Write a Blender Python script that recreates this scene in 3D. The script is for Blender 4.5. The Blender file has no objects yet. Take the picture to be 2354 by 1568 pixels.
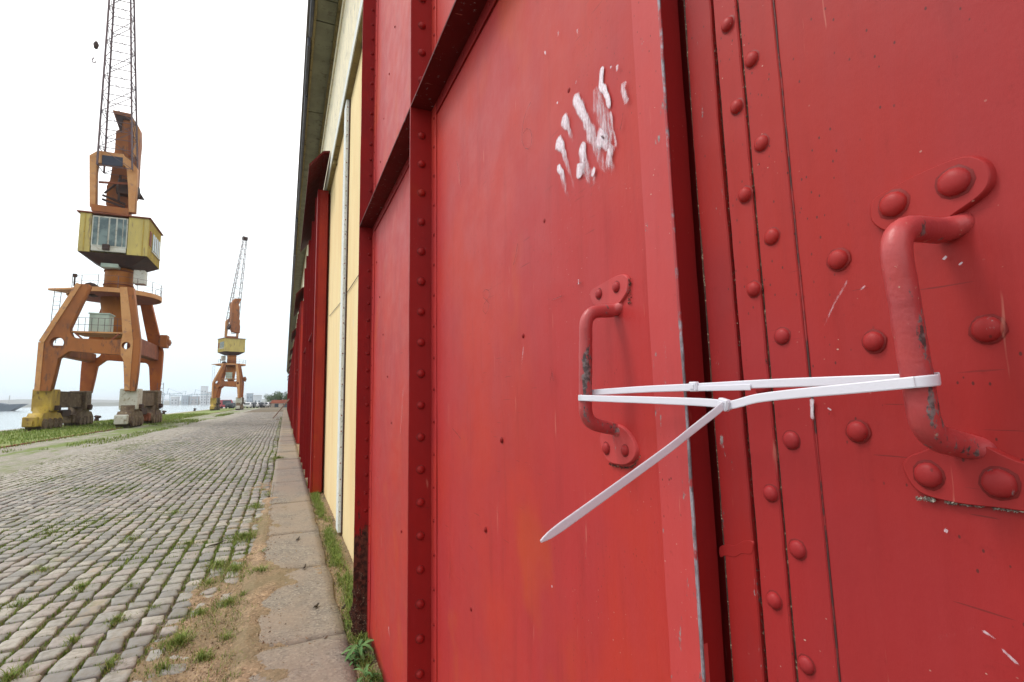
import bpy, bmesh, math, random
from math import sin, cos, tan, pi, radians, atan2, sqrt
from mathutils import Vector, Matrix, noise
random.seed(7)
S = bpy.context.scene
COL = S.collection

# ------------------------------------------------------------------ camera
CAM_H = 1.5
YAW, PITCH, ROLL = radians(23.93), radians(6.35), radians(0.95)
FW = Vector((sin(YAW)*cos(PITCH), cos(YAW)*cos(PITCH), sin(PITCH)))
RT0 = Vector((cos(YAW), -sin(YAW), 0)); UP0 = RT0.cross(FW)
RT = RT0*cos(ROLL) - UP0*sin(ROLL); UP = UP0*cos(ROLL) + RT0*sin(ROLL)
CAMP = Vector((0, 0, CAM_H))
cam = bpy.data.cameras.new('camera'); co = bpy.data.objects.new('camera', cam); COL.objects.link(co)
cam.sensor_width = 36; cam.lens = 36*1175/2354.0; cam.clip_start = 0.02; cam.clip_end = 9000
co.matrix_world = Matrix(((RT.x, UP.x, -FW.x, 0), (RT.y, UP.y, -FW.y, 0), (RT.z, UP.z, -FW.z, CAM_H), (0, 0, 0, 1)))
S.camera = co

# ------------------------------------------------------------------ world, sun, exposure
w = bpy.data.worlds.new('World'); S.world = w; w.use_nodes = True
nt = w.node_tree; nt.nodes.clear()
sky = nt.nodes.new('ShaderNodeTexSky'); sky.sky_type = 'NISHITA'; sky.sun_disc = False
SUN_EL, SUN_AZ = radians(56), radians(-62)          # azimuth from +Y, negative = over the water
sky.sun_elevation = SUN_EL; sky.sun_rotation = SUN_AZ
sky.air_density = 1.0; sky.dust_density = 3.0
hs = nt.nodes.new('ShaderNodeHueSaturation'); hs.inputs['Saturation'].default_value = 0.25
tc = nt.nodes.new('ShaderNodeTexCoord'); sx = nt.nodes.new('ShaderNodeSeparateXYZ')
ramp = nt.nodes.new('ShaderNodeValToRGB')
ramp.color_ramp.elements[0].position = 0.0; ramp.color_ramp.elements[0].color = (0.50, 0.635, 0.70, 1)
ramp.color_ramp.elements[1].position = 0.42; ramp.color_ramp.elements[1].color = (1, 1, 1, 1)
e = ramp.color_ramp.elements.new(0.16); e.color = (0.70, 0.77, 0.79, 1)
mul = nt.nodes.new('ShaderNodeVectorMath'); mul.operation = 'SCALE'; mul.inputs['Scale'].default_value = 16.5
mx = nt.nodes.new('ShaderNodeMix'); mx.data_type = 'RGBA'; mx.inputs['Factor'].default_value = 0.86
bg = nt.nodes.new('ShaderNodeBackground'); bg.inputs['Strength'].default_value = 0.10
out = nt.nodes.new('ShaderNodeOutputWorld')
L = nt.links.new
L(sky.outputs[0], hs.inputs['Color']); L(tc.outputs['Generated'], sx.inputs[0]); L(sx.outputs['Z'], ramp.inputs['Fac'])
L(ramp.outputs['Color'], mul.inputs[0]); L(hs.outputs['Color'], mx.inputs['A']); L(mul.outputs['Vector'], mx.inputs['B'])
L(mx.outputs['Result'], bg.inputs['Color']); L(bg.outputs[0], out.inputs[0])
sl = bpy.data.lights.new('sun', 'SUN'); so = bpy.data.objects.new('sun', sl); COL.objects.link(so)
sl.energy = 1.5; sl.angle = radians(14); sl.color = (1.0, 0.96, 0.9)
sd = Vector((sin(SUN_AZ)*cos(SUN_EL), cos(SUN_AZ)*cos(SUN_EL), sin(SUN_EL)))
so.rotation_euler = (-sd).to_track_quat('-Z', 'Y').to_euler()
S.view_settings.view_transform = 'Standard'; S.view_settings.look = 'None'
S.view_settings.exposure = 0.2; S.view_settings.gamma = 1; S.view_settings.use_curve_mapping = False

# ------------------------------------------------------------------ measuring helpers (photo grid 2354 x 1568)
def ray(x, y): return FW + RT*((x-1177)/1175) + UP*((784-y)/1175)
def onx(x, y, D): d = ray(x, y); return CAMP + d*(D/d.x)
def ony(x, y, D): d = ray(x, y); return CAMP + d*(D/d.y)
def onz(x, y, D=0.0): d = ray(x, y); return CAMP + d*((D-CAM_H)/d.z)
def dep(x, y, z): return CAMP + ray(x, y)*z
def proj(P):
    d = P-CAMP; z = d.dot(FW)
    return (1177+1175*d.dot(RT)/z, 784-1175*d.dot(UP)/z, z)

# ------------------------------------------------------------------ object helpers
def obj(name, bm, m, parent=None, smooth=False, kind=None, label=None, cat=None, group=None):
    if isinstance(bm, bpy.types.Mesh): me = bm
    else:
        me = bpy.data.meshes.new(name)
        bm.to_mesh(me); bm.free()
        if m is not None:
            for k in (m if isinstance(m, (list, tuple)) else [m]): me.materials.append(k)
        if smooth:
            for p in me.polygons: p.use_smooth = True
    o = bpy.data.objects.new(name, me); COL.objects.link(o)
    if parent: o.parent = parent
    tag(o, label, cat, group, kind)
    return o
def tag(o, label=None, cat=None, group=None, kind=None):
    if label: o['label'] = label
    if cat: o['category'] = cat
    if group: o['group'] = group
    if kind: o['kind'] = kind
    return o
def empty(name, loc, label, cat, group=None, rz=0):
    o = bpy.data.objects.new(name, None); COL.objects.link(o)
    o.location = loc; o.rotation_euler = (0, 0, rz); o.empty_display_size = .1
    return tag(o, label, cat, group)
def inst(me, name, loc, parent, rot=None, sc=None, kind=None):
    o = bpy.data.objects.new(name, me); COL.objects.link(o)
    o.parent = parent
    q = rot if rot is not None else Matrix.Identity(3)
    M = Matrix.Translation(loc) @ q.to_4x4()
    if sc: M = M @ Matrix.Diagonal((*sc, 1))
    o.matrix_local = M
    if kind: o['kind'] = kind
    return o
def box(bm, x0, x1, y0, y1, z0, z1, mi=0, bev=0):
    ret = bmesh.ops.create_cube(bm, size=1)
    for v in ret['verts']:
        v.co = Vector(((x0+x1)/2+v.co.x*(x1-x0), (y0+y1)/2+v.co.y*(y1-y0), (z0+z1)/2+v.co.z*(z1-z0)))
    fs = set(f for v in ret['verts'] for f in v.link_faces)
    for f in fs: f.material_index = mi
    if bev:
        es = list(set(e for v in ret['verts'] for e in v.link_edges))
        bmesh.ops.bevel(bm, geom=es, offset=bev, segments=1, affect='EDGES', profile=.5)
def Bx(x0, x1, y0, y1, z0, z1, bev=0):
    bm = bmesh.new(); box(bm, x0, x1, y0, y1, z0, z1, 0, bev); return bm
def tube(bm, pts, rad, n=10, cap=True, flat=None, mi=0):
    """swept round bar; rad number or list; flat: list of (a,b) radii pairs"""
    pts = [Vector(p) for p in pts]; N = len(pts); rings = []
    t0 = (pts[1]-pts[0]).normalized()
    ref = Vector((0, 0, 1)) if abs(t0.z) < .8 else Vector((1, 0, 0))
    u = t0.cross(ref).normalized()
    for i in range(N):
        t = (pts[min(i+1, N-1)]-pts[max(i-1, 0)]).normalized()
        u = (u - t*u.dot(t)).normalized(); v = t.cross(u)
        r = rad[i] if isinstance(rad, (list, tuple)) else rad
        a, b = flat[i] if flat else (r, r)
        rings.append([bm.verts.new(pts[i]+u*cos(2*pi*k/n)*a+v*sin(2*pi*k/n)*b) for k in range(n)])
    for i in range(N-1):
        for k in range(n):
            f = bm.faces.new((rings[i][k], rings[i][(k+1) % n], rings[i+1][(k+1) % n], rings[i+1][k])); f.smooth = True; f.material_index = mi
    if cap:
        for rr in (rings[0][::-1], rings[-1]):
            f = bm.faces.new(rr); f.material_index = mi
def bar(bm, a, b, w, h=None):
    """square bar between two points"""
    a = Vector(a); b = Vector(b); h = h or w
    t = (b-a).normalized(); ref = Vector((0, 0, 1)) if abs(t.z) < .9 else Vector((0, 1, 0))
    u = t.cross(ref).normalized(); v = t.cross(u)
    q = [[bm.verts.new(p+u*sx_*w/2+v*sy_*h/2) for sx_, sy_ in ((-1, -1), (1, -1), (1, 1), (-1, 1))] for p in (a, b)]
    for k in range(4): bm.faces.new((q[0][k], q[0][(k+1) % 4], q[1][(k+1) % 4], q[1][k]))
    bm.faces.new(q[0][::-1]); bm.faces.new(q[1])
def cyl(bm, c, r0, r1, h, n=24, mi=0):
    c = Vector(c)
    a = [bm.verts.new(c+Vector((cos(2*pi*k/n)*r0, sin(2*pi*k/n)*r0, 0))) for k in range(n)]
    b = [bm.verts.new(c+Vector((cos(2*pi*k/n)*r1, sin(2*pi*k/n)*r1, h))) for k in range(n)]
    for k in range(n): bm.faces.new((a[k], a[(k+1) % n], b[(k+1) % n], b[k])).smooth = True
    bm.faces.new(a[::-1]); bm.faces.new(b)
def prism(loops, place, depth, name='p'):
    """flat outline (with hole loops) filled and given thickness; place: Matrix taking (u,v,w) to the scene"""
    cu = bpy.data.curves.new(name, 'CURVE'); cu.dimensions = '2D'; cu.fill_mode = 'BOTH'; cu.extrude = depth/2
    for lp in loops:
        sp = cu.splines.new('POLY'); sp.points.add(len(lp)-1); sp.use_cyclic_u = True
        for i, (x, y) in enumerate(lp): sp.points[i].co = (x, y, 0, 1)
    o = bpy.data.objects.new(name, cu); COL.objects.link(o)
    me = bpy.data.meshes.new_from_object(o.evaluated_get(bpy.context.evaluated_depsgraph_get()))
    bpy.data.objects.remove(o); bpy.data.curves.remove(cu)
    bm = bmesh.new(); bm.from_mesh(me); bpy.data.meshes.remove(me)
    bmesh.ops.remove_doubles(bm, verts=bm.verts, dist=1e-5)
    bmesh.ops.transform(bm, matrix=place, verts=bm.verts)
    bmesh.ops.recalc_face_normals(bm, faces=bm.faces)
    return bm
def circle(cx, cy, r, n=20, ry=None): return [(cx+cos(2*pi*k/n)*r, cy+sin(2*pi*k/n)*(ry or r)) for k in range(n)]

# ------------------------------------------------------------------ materials
class G:
    def __init__(s, name, rough=.5, metal=0, spec=.5):
        s.m = bpy.data.materials.new(name); s.m.use_nodes = True; s.n = s.m.node_tree; s.p = s.n.nodes['Principled BSDF']
        s.p.inputs['Roughness'].default_value = rough; s.p.inputs['Metallic'].default_value = metal
        s.p.inputs['Specular IOR Level'].default_value = spec
        s.geo = s.n.nodes.new('ShaderNodeNewGeometry'); s.tc = s.n.nodes.new('ShaderNodeTexCoord')
    def l(s, a, b): s.n.links.new(a, b)
    def vec(s, sc=(1, 1, 1), src='World', rot=(0, 0, 0)):
        mp = s.n.nodes.new('ShaderNodeMapping'); mp.inputs['Scale'].default_value = sc; mp.inputs['Rotation'].default_value = rot
        s.l(s.tc.outputs[src] if src != 'World' else s.geo.outputs['Position'], mp.inputs[0]); return mp.outputs[0]
    def noise(s, scale, detail=4, rough=.55, v=None, dist=0):
        t = s.n.nodes.new('ShaderNodeTexNoise'); t.inputs['Scale'].default_value = scale; t.inputs['Detail'].default_value = detail
        t.inputs['Roughness'].default_value = rough; t.inputs['Distortion'].default_value = dist
        s.l(v if v is not None else s.vec(), t.inputs['Vector']); return t.outputs['Fac']
    def vor(s, scale, v=None, feat='F1', out='Distance'):
        t = s.n.nodes.new('ShaderNodeTexVoronoi'); t.feature = feat; t.inputs['Scale'].default_value = scale
        s.l(v if v is not None else s.vec(), t.inputs['Vector']); return t.outputs[out]
    def step(s, x, a, b, lo=0, hi=1):
        t = s.n.nodes.new('ShaderNodeMapRange'); t.interpolation_type = 'SMOOTHSTEP'
        for k, q in (('From Min', a), ('From Max', b), ('To Min', lo), ('To Max', hi)): t.inputs[k].default_value = q
        s.l(x, t.inputs['Value']); return t.outputs[0]
    def math(s, op, a, b):
        t = s.n.nodes.new('ShaderNodeMath'); t.operation = op
        for i, q in enumerate((a, b)):
            if isinstance(q, (int, float)): t.inputs[i].default_value = q
            else: s.l(q, t.inputs[i])
        return t.outputs[0]
    def mix(s, f, a, b):
        t = s.n.nodes.new('ShaderNodeMix'); t.data_type = 'RGBA'
        for k, q in (('Factor', f), ('A', a), ('B', b)):
            if isinstance(q, (int, float)): t.inputs[k].default_value = q
            elif isinstance(q, tuple): t.inputs[k].default_value = (*q, 1)
            else: s.l(q, t.inputs[k])
        return t.outputs['Result']
    def attr(s, name):
        t = s.n.nodes.new('ShaderNodeAttribute'); t.attribute_name = name; return t.outputs['Fac']
    def orand(s): return s.n.nodes.new('ShaderNodeObjectInfo').outputs['Random']
    def col(s, c):
        if isinstance(c, tuple): s.p.inputs['Base Color'].default_value = (*c, 1)
        else: s.l(c, s.p.inputs['Base Color'])
    def rough(s, c): s.l(c, s.p.inputs['Roughness'])
    def bump(s, h, strength=.3, dist=.01, prev=None):
        t = s.n.nodes.new('ShaderNodeBump'); t.inputs['Strength'].default_value = strength; t.inputs['Distance'].default_value = dist
        s.l(h, t.inputs['Height']); 
        if prev is not None: s.l(prev, t.inputs['Normal'])
        s.l(t.outputs[0], s.p.inputs['Normal']); return t.outputs[0]

def red_paint(name, a, b, c, worn=0.0, speck=.5, rough=.46, wave=.0015, streak=.5, spec=.21):
    g = G(name, rough, spec=spec)
    big = g.step(g.noise(1.7, 3, .5), .38, .64)
    mid = g.step(g.noise(6, 4, .6, g.vec((1, 1, .45))), .42, .7)
    k = g.mix(big, a, b); k = g.mix(g.math('MULTIPLY', mid, streak), k, c)
    patch = g.step(g.noise(3.1, 3, .5, g.vec((1, 1, .7), rot=(.3, 0, 0))), .60, .72)
    k = g.mix(g.math('MULTIPLY', patch, .45), k, (min(1, b[0]*1.05), b[1]*1.5+.015, b[2]*.55))
    br = g.noise(1.0, 4, .6, g.vec((70, 70, 5)))
    k = g.mix(g.step(br, .3, .7, 0, .16), k, tuple(min(1, q*1.2+.004) for q in c))
    br2 = g.noise(1.0, 5, .65, g.vec((22, 22, 2.2)))
    k = g.mix(g.step(br2, .52, .72, 0, .30), k, tuple(q*.66 for q in a))
    k = g.mix(g.step(g.noise(1.15, 5, .6, g.vec((1, 1, .8), rot=(0, .4, .3))), .54, .74, 0, .28), k, tuple(q*.66 for q in a))
    sm = g.noise(11, 6, .75, g.vec((1, 1.6, .7), rot=(.5, 0, 0)))
    k = g.mix(g.step(sm, .66, .76, 0, .4), k, tuple(min(1, q*1.12+.03) for q in b))
    # dirt film and fine grime
    gr = g.noise(45, 6, .7)
    k = g.mix(g.step(gr, .60, .78, 0, .35), k, tuple(q*.45 for q in a))
    # tiny chips and splashes of paint
    v = g.math('ADD', g.vor(78, g.vec((1, .8, 1.1))), g.math('MULTIPLY', g.noise(190, 3), .22)); sp = g.math('MULTIPLY', g.step(v, .19, .15), g.step(g.noise(5, 3), .50, .62, 0, speck))
    k = g.mix(sp, k, (.52, .34, .28))
    v2 = g.vor(95, g.vec((1, 1, .6))); sp2 = g.math('MULTIPLY', g.step(v2, .13, .08), g.step(g.noise(3.3, 3, .5, g.vec((1, 1, 1), rot=(1, 1, 0))), .50, .60, 0, speck))
    k = g.mix(sp2, k, (.07, .02, .018))
    # fine scratches
    sc = g.noise(14, 3, .6, g.vec((1, 5, .35), rot=(.25, 0, 0)))
    k = g.mix(g.step(sc, .70, .75, 0, .45), k, (.55, .20, .15))
    sc3 = g.noise(30, 2, .5, g.vec((1, .25, 6), rot=(.6, 0, 0))); k = g.mix(g.math('MULTIPLY', g.step(sc3, .70, .72, 0, .6), g.step(g.noise(2, 3), .5, .6)), k, (.12, .02, .018))
    if worn:
        wn = g.noise(38, 6, .72, g.vec((1, 1, .35)))
        wm = g.step(wn, .66-worn*.22, .70-worn*.2)
        k = g.mix(wm, k, g.mix(g.step(g.noise(90, 3), .4, .6), (.10, .075, .075), (.27, .22, .22)))
    g.col(k)
    g.rough(g.step(g.noise(9, 5, .65), .25, .75, rough-.03, rough+.10))
    n = g.bump(g.noise(2.6, 2, .5), .5, wave*8)
    n = g.bump(g.noise(26, 5, .6), .25, wave*1.2, n)
    n = g.bump(br, .22, .0008, n)
    g.bump(g.noise(220, 3, .6, g.vec((1, 1, .4))), .3, .0006, n)
    return g.m
M = {}
M['red'] = red_paint('red_paint', (.41, .031, .031), (.45, .036, .023), (.36, .034, .039))
M['red2'] = red_paint('red_paint_right_shaded', (.325, .021, .022), (.345, .021, .016), (.285, .025, .028), speck=.8)  # same red darkened: the right leaf's weaker light is put into the colour
M['redrivet'] = red_paint('red_paint_rivet', (.31, .020, .022), (.33, .018, .015), (.26, .024, .028), speck=.5, wave=.0002)
M['redrivworn'] = red_paint('red_paint_rivet_worn', (.31, .020, .022), (.33, .018, .015), (.26, .024, .028), speck=.9, worn=.55, wave=.0002)
M['redside'] = red_paint('red_paint_side_shade', (.27, .012, .012), (.29, .012, .010), (.23, .012, .014), speck=.3)  # same paint as the panels; shade of the stiffener faces put into the colour
M['redbar'] = red_paint('red_paint_bar', (.29, .016, .016), (.31, .015, .011), (.20, .017, .020), speck=1, worn=.10, rough=.45)
M['redworn'] = red_paint('red_paint_worn', (.40, .040, .040), (.36, .036, .038), (.32, .04, .05), worn=.45, speck=.9)
M['redstrip'] = red_paint('red_paint_scuffed', (.46, .052, .052), (.48, .050, .045), (.40, .056, .060), worn=.22, speck=.9)
M['reddark'] = red_paint('red_paint_deep_shade', (.22, .009, .009), (.24, .009, .008), (.19, .009, .011), speck=.2, spec=.15, rough=.55)  # deeper copy of the red; paints in shade on edge returns and rail flanges
M['redorange'] = red_paint('red_paint_orange', (.29, .020, .012), (.33, .026, .011), (.25, .015, .011), speck=.3, rough=.5)
M['redunder'] = red_paint('red_paint_underside_shade', spec=.12, a=(.10, .007, .007), b=(.12, .008, .007), c=(.07, .006, .007), worn=.25, speck=.6, rough=.55)  # red darkened to paint in the shade under hoods and cross rails, plus wear
M['redring'] = red_paint('red_paint_ring', (.20, .014, .014), (.22, .014, .012), (.12, .012, .012), worn=.1, speck=.5, rough=.5)
def simple(name, a, b=None, scale=6, rough=.6, bump=.3, dist=.004, metal=0, st=(1, 1, 1), c=None, spec=.4):
    g = G(name, rough, metal, spec); f = g.step(g.noise(scale, 5, .6, g.vec(st)), .35, .68)
    k = g.mix(f, a, b or tuple(q*.7 for q in a))
    if c: k = g.mix(g.step(g.noise(scale*2.7, 5, .65, g.vec(st)), .55, .68), k, c)
    g.col(k); g.bump(g.noise(scale*5, 5, .6), bump, dist); return g.m
g = G('bare_worn_edge', .5, .2); k = g.mix(g.step(g.noise(60, 5, .7, g.vec((1, 1, .35))), .38, .62), (.34, .32, .36), (.13, .10, .11))
k = g.mix(g.step(g.noise(9, 6, .75, g.vec((1, 1, .8))), .50, .58), k, (.36, .035, .038)); g.col(k); g.bump(g.noise(150, 5, .7), .5, .001); M['worn'] = g.m
M['crack'] = simple('rusty_crack', (.035, .016, .012), (.10, .04, .025), 60, .9, .8, .002, c=(.36, .28, .19))
M['black'] = simple('dark_void', (.012, .006, .006), (.03, .008, .008), 20, .8)
g = G('white_nylon', .32); g.col((.66, .65, .72)); g.p.inputs['Subsurface Weight'].default_value = .25
g.p.inputs['Subsurface Radius'].default_value = (.004, .004, .004); g.p.inputs['Subsurface Scale'].default_value = 1
g.bump(g.noise(160, 3, .5, g.vec((1, 1, 1))), .15, .0004); M['nylon'] = g.m
# smeared white paint: faded and broken up
g = G('smeared_white_paint', .4)
fa = g.attr('fade'); nz = g.noise(120, 5, .7, g.vec((1, 1.2, .28)))
al = g.step(g.math('ADD', g.math('MULTIPLY', fa, 1.0), g.math('MULTIPLY', g.math('SUBTRACT', nz, .5), 1.1)), .12, .95)
g.col(g.mix(g.step(g.noise(200, 4), .4, .6), (.78, .70, .76), (.66, .50, .56)))
g.l(al, g.p.inputs['Alpha']); M['smear'] = g.m
g = G('dark_scratch', .6); g.col((.16, .012, .012)); g.l(g.step(g.noise(90, 3), .3, .6, .15, .75), g.p.inputs['Alpha']); M['scratch'] = g.m
# walls
g = G('yellow_stucco', .85, spec=.2)
k = g.mix(g.step(g.noise(1.3, 4, .6, g.vec((1, 1, .3))), .35, .7), (.80, .64, .36), (.74, .53, .27))
k = g.mix(g.step(g.noise(9, 5, .7), .62, .8, 0, .5), k, (.55, .40, .22)); k = g.mix(g.step(g.noise(1, 5, .7, g.vec((6, 6, .5))), .55, .75, 0, .45), k, (.50, .40, .25)); k = g.mix(g.step(g.noise(2.2, 5, .7), .64, .7, 0, .35), k, (.62, .60, .52)); g.col(k)
g.bump(g.noise(60, 5, .7), .5, .004); M['yellow'] = g.m
M['whitetrim'] = simple('flaking_white_trim', (.72, .74, .73), (.60, .64, .62), 25, .7, .6, .004, st=(1, 1, .5), c=(.30, .33, .33))
M['cornice'] = simple('weathered_cream_band', (.78, .70, .50), (.66, .60, .46), 6, .8, .5, .004, st=(1, 1, .5), c=(.34, .32, .26))
M['soffit'] = simple('olive_soffit_boards', (.20, .20, .14), (.15, .145, .10), 3, .8, .3, .003, c=(.10, .09, .06))
M['olive'] = simple('olive_beam', (.24, .19, .08), (.17, .13, .06), 4, .8, .4, .003, c=(.07, .05, .03))
M['gutter'] = simple('dark_gutter', (.06, .065, .09), (.09, .09, .11), 3, .6)
M['rustsheet'] = simple('roof_sheet', (.25, .24, .23), (.18, .14, .12), 2, .7)
M['concrete'] = None
# ------------------------------------------------------------------ ground materials
def ground_mat(name, base, alt, spot, sc=5, green=None, gthr=(.5, .6), rough=.95, bd=.01, dirt=None):
    g = G(name, rough, spec=.2)
    k = g.mix(g.step(g.noise(sc, 6, .65), .35, .68), base, alt)
    k = g.mix(g.step(g.noise(sc*9, 5, .7), .55, .72), k, spot)
    vg_ = g.vor(75, out='Color'); sp_ = g.n.nodes.new('ShaderNodeSeparateXYZ'); g.l(vg_, sp_.inputs[0])
    k = g.mix(g.step(sp_.outputs['X'], .62, .9, 0, .55), k, tuple(q*.42 for q in alt)); k = g.mix(g.step(sp_.outputs['Y'], .74, .92, 0, .55), k, tuple(min(1, q*1.5) for q in base))
    vb_ = g.vor(14, out='Color'); sb_ = g.n.nodes.new('ShaderNodeSeparateXYZ'); g.l(vb_, sb_.inputs[0]); k = g.mix(g.step(sb_.outputs['X'], .3, 1, 0, .22), k, tuple(q*.6 for q in alt))
    if dirt: k = g.mix(g.step(g.noise(1.6, 5, .62, g.vec((1, .6, 1))), .36, .64, 0, .8), k, dirt)
    if green:
        gm = g.math('ADD', g.noise(.55, 6, .7, g.vec((1, .16, 1))), g.math('MULTIPLY', g.noise(2.4, 5, .7, g.vec((1, .5, 1))), .45))
        k = g.mix(g.step(gm, *gthr), k, g.mix(g.noise(7, 5, .7), green[0], green[1]))
    g.col(k); n = g.bump(g.noise(sc*14, 6, .7), .6, bd); return g.m
M['soil'] = ground_mat('sandy_soil', (.37, .262, .168), (.26, .18, .118), (.14, .10, .06), 9, bd=.02, dirt=(.19, .155, .09))
M['joint'] = ground_mat('joint_soil', (.17, .135, .095), (.12, .10, .07), (.08, .075, .045), 9, green=((.085, .11, .04), (.12, .13, .055)), gthr=(.80, 1.0), bd=.012)
M['slab'] = ground_mat('concrete_slab', (.26, .23, .19), (.20, .175, .15), (.12, .10, .085), 3.3, bd=.008, dirt=(.27, .215, .165))
M['quay'] = ground_mat('quay_grass', (.30, .275, .235), (.24, .225, .185), (.17, .165, .11), 3, green=((.10, .15, .035), (.17, .20, .07)), gthr=(.66, .82), bd=.02)
M['quaygrass'] = ground_mat('quay_lawn', (.16, .21, .05), (.12, .185, .035), (.22, .24, .09), 2.2, bd=.02, dirt=(.22, .235, .10))
M['band'] = ground_mat('worn_road_band', (.33, .305, .27), (.26, .245, .215), (.19, .18, .14), 4, green=((.13, .16, .06), (.19, .20, .09)), gthr=(.70, .92), bd=.02)
M['quaystone'] = simple('quay_edge_concrete', (.40, .38, .34), (.30, .28, .25), 2, .9, .4, .01)
def sett(name, src):
    g = G(name, .75, spec=.3); r = g.attr('tint') if src == 'attr' else g.orand()
    k = g.mix(g.step(r, .1, .9), (.205, .20, .19), (.35, .335, .30))
    k = g.mix(g.step(r, .62, .66, 0, .6), k, (.29, .245, .23)); k = g.mix(g.step(r, .88, .9, 0, .8), k, (.37, .35, .305))
    k = g.mix(g.step(g.noise(16, 6, .7, g.vec((1, 1, 1), 'World')), .4, .7, 0, .8), k, (.17, .155, .125))
    k = g.mix(g.step(g.noise(3.4, 4, .6, g.vec((1, .5, 1), 'World')), .58, .70, 0, .6), k, (.33, .265, .185))
    px_ = g.n.nodes.new('ShaderNodeSeparateXYZ'); g.l(g.geo.outputs['Position'], px_.inputs[0])
    k = g.mix(g.step(g.math('ADD', px_.outputs['X'], g.noise(1.5, 3)), -3.6, -4.3, 0, .75), k, g.mix(g.noise(6, 5, .7, g.vec()), (.30, .28, .24), (.38, .35, .30)))
    k = g.mix(g.step(g.noise(2.1, 6, .75, g.vec((1, .6, 1))), .55, .68, 0, .55), k, (.15, .165, .075))
    g.col(k); n = g.bump(g.noise(30, 5, .65, g.vec((1, 1, 1), 'World')), .5, .008); g.bump(g.noise(150, 4, .7, g.vec((1, 1, 1), 'World')), .4, .002, n); return g.m
M['sett'] = sett('cobble_joined', 'attr'); M['setto'] = sett('cobble', 'obj')
def leafm(name, a, b, tr=.25):
    g = G(name, .75, spec=.15); g.col(g.mix(g.attr('tint'), a, b)); g.p.inputs['Subsurface Weight'].default_value = 0; return g.m
M['grass'] = leafm('grass_blades', (.10, .17, .03), (.23, .27, .07))
M['straw'] = leafm('dry_grass', (.30, .22, .10), (.42, .33, .18))
M['leaf'] = leafm('weed_leaf', (.06, .15, .045), (.14, .24, .085))
M['pebble'] = leafm('soil_crumbs', (.12, .075, .045), (.40, .29, .19))
M['scrap'] = simple('dry_black_scrap', (.03, .022, .018), (.06, .045, .03), 40, .8)

# ------------------------------------------------------------------ ground
def grid(bm, xs, ys, zf, mi=0):
    V = [[bm.verts.new((x, y, zf(x, y))) for y in ys] for x in xs]
    for i in range(len(xs)-1):
        for j in range(len(ys)-1): bm.faces.new((V[i][j], V[i+1][j], V[i+1][j+1], V[i][j+1])).smooth = True
def lin(a, b, n): return [a+(b-a)*i/n for i in range(n+1)]
QX = -15.7
bm = bmesh.new(); grid(bm, lin(QX, 0.72, 24), lin(-8, 30, 40)+lin(31, 330, 60), lambda x, y: -.028+.008*noise.noise(Vector((x*.4, y*.4, 0))))
bed = obj('paving', bm, M['joint'], kind='structure')
# broad quay apron with grass over old setts: slightly mounded strips along the crane rails
def apron_z(x, y):
    t = max(0, min(1, (-5.9-x)/.3))
    return -.10+t*(.10+.025*noise.noise(Vector((x*.9, y*.3, 3)))+.012*noise.noise(Vector((x*3, y*2, 5))))
bm = bmesh.new(); grid(bm, lin(QX+.45, -5.9, 56), lin(-8, 60, 110)+lin(61, 330, 90), apron_z)
obj('quay_apron', bm, M['quay'], kind='structure')
bm = bmesh.new(); grid(bm, lin(-6.6, -4.2, 24), lin(-8, 60, 200)+lin(61, 330, 90), lambda x, y: -.05+max(0, min(1, (-5.55+.30*noise.noise(Vector((0, y*.35, 0)))-x)/.35))*.075-max(0, min(1, (-6.1+.4*noise.noise(Vector((3, y*.2, 0)))-x)/.4))*.07+.012*noise.noise(Vector((x*3, y*3, 0))))
obj('worn_road', bm, M['band'], kind='structure')
bm = bmesh.new()
def lawn_z(x, y):
    e = min(1, max(0, (x+15.3)/.4), max(0, (-9.0+.9*noise.noise(Vector((0, y*.12, 0)))-x)/.5))
    return -.06+.09*e+.02*noise.noise(Vector((x*1.3, y*.6, 8)))
grid(bm, lin(QX+.45, -7.9, 50), lin(-8, 60, 120)+lin(61, 330, 90), lawn_z)
obj('grass_verge', bm, M['quaygrass'], kind='structure')
bm = Bx(QX-.35, QX+.5, -8, 330, -2.6, .03, .03); obj('quay_wall', bm, M['quaystone'], kind='structure')
g = G('river_water', .12, spec=.5); g.col((.26, .30, .32)); n = g.bump(g.noise(1.1, 5, .6, g.vec((1, .5, 1))), .5, .12); M['water'] = g.m
bm = bmesh.new(); grid(bm, [-6000, -1500, -300, -100, -15.7, 60, 4000], [-400, 0, 100, 329, 800, 2000, 7000], lambda x, y: -2.1)
obj('river', bm, M['water'], kind='structure')
# land behind the warehouse and beyond the quay
bm = bmesh.new(); grid(bm, [.68, 30, 200], [-8, 100, 330], lambda x, y: -.05)
obj('ground', bm, M['joint'], kind='structure')

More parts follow.
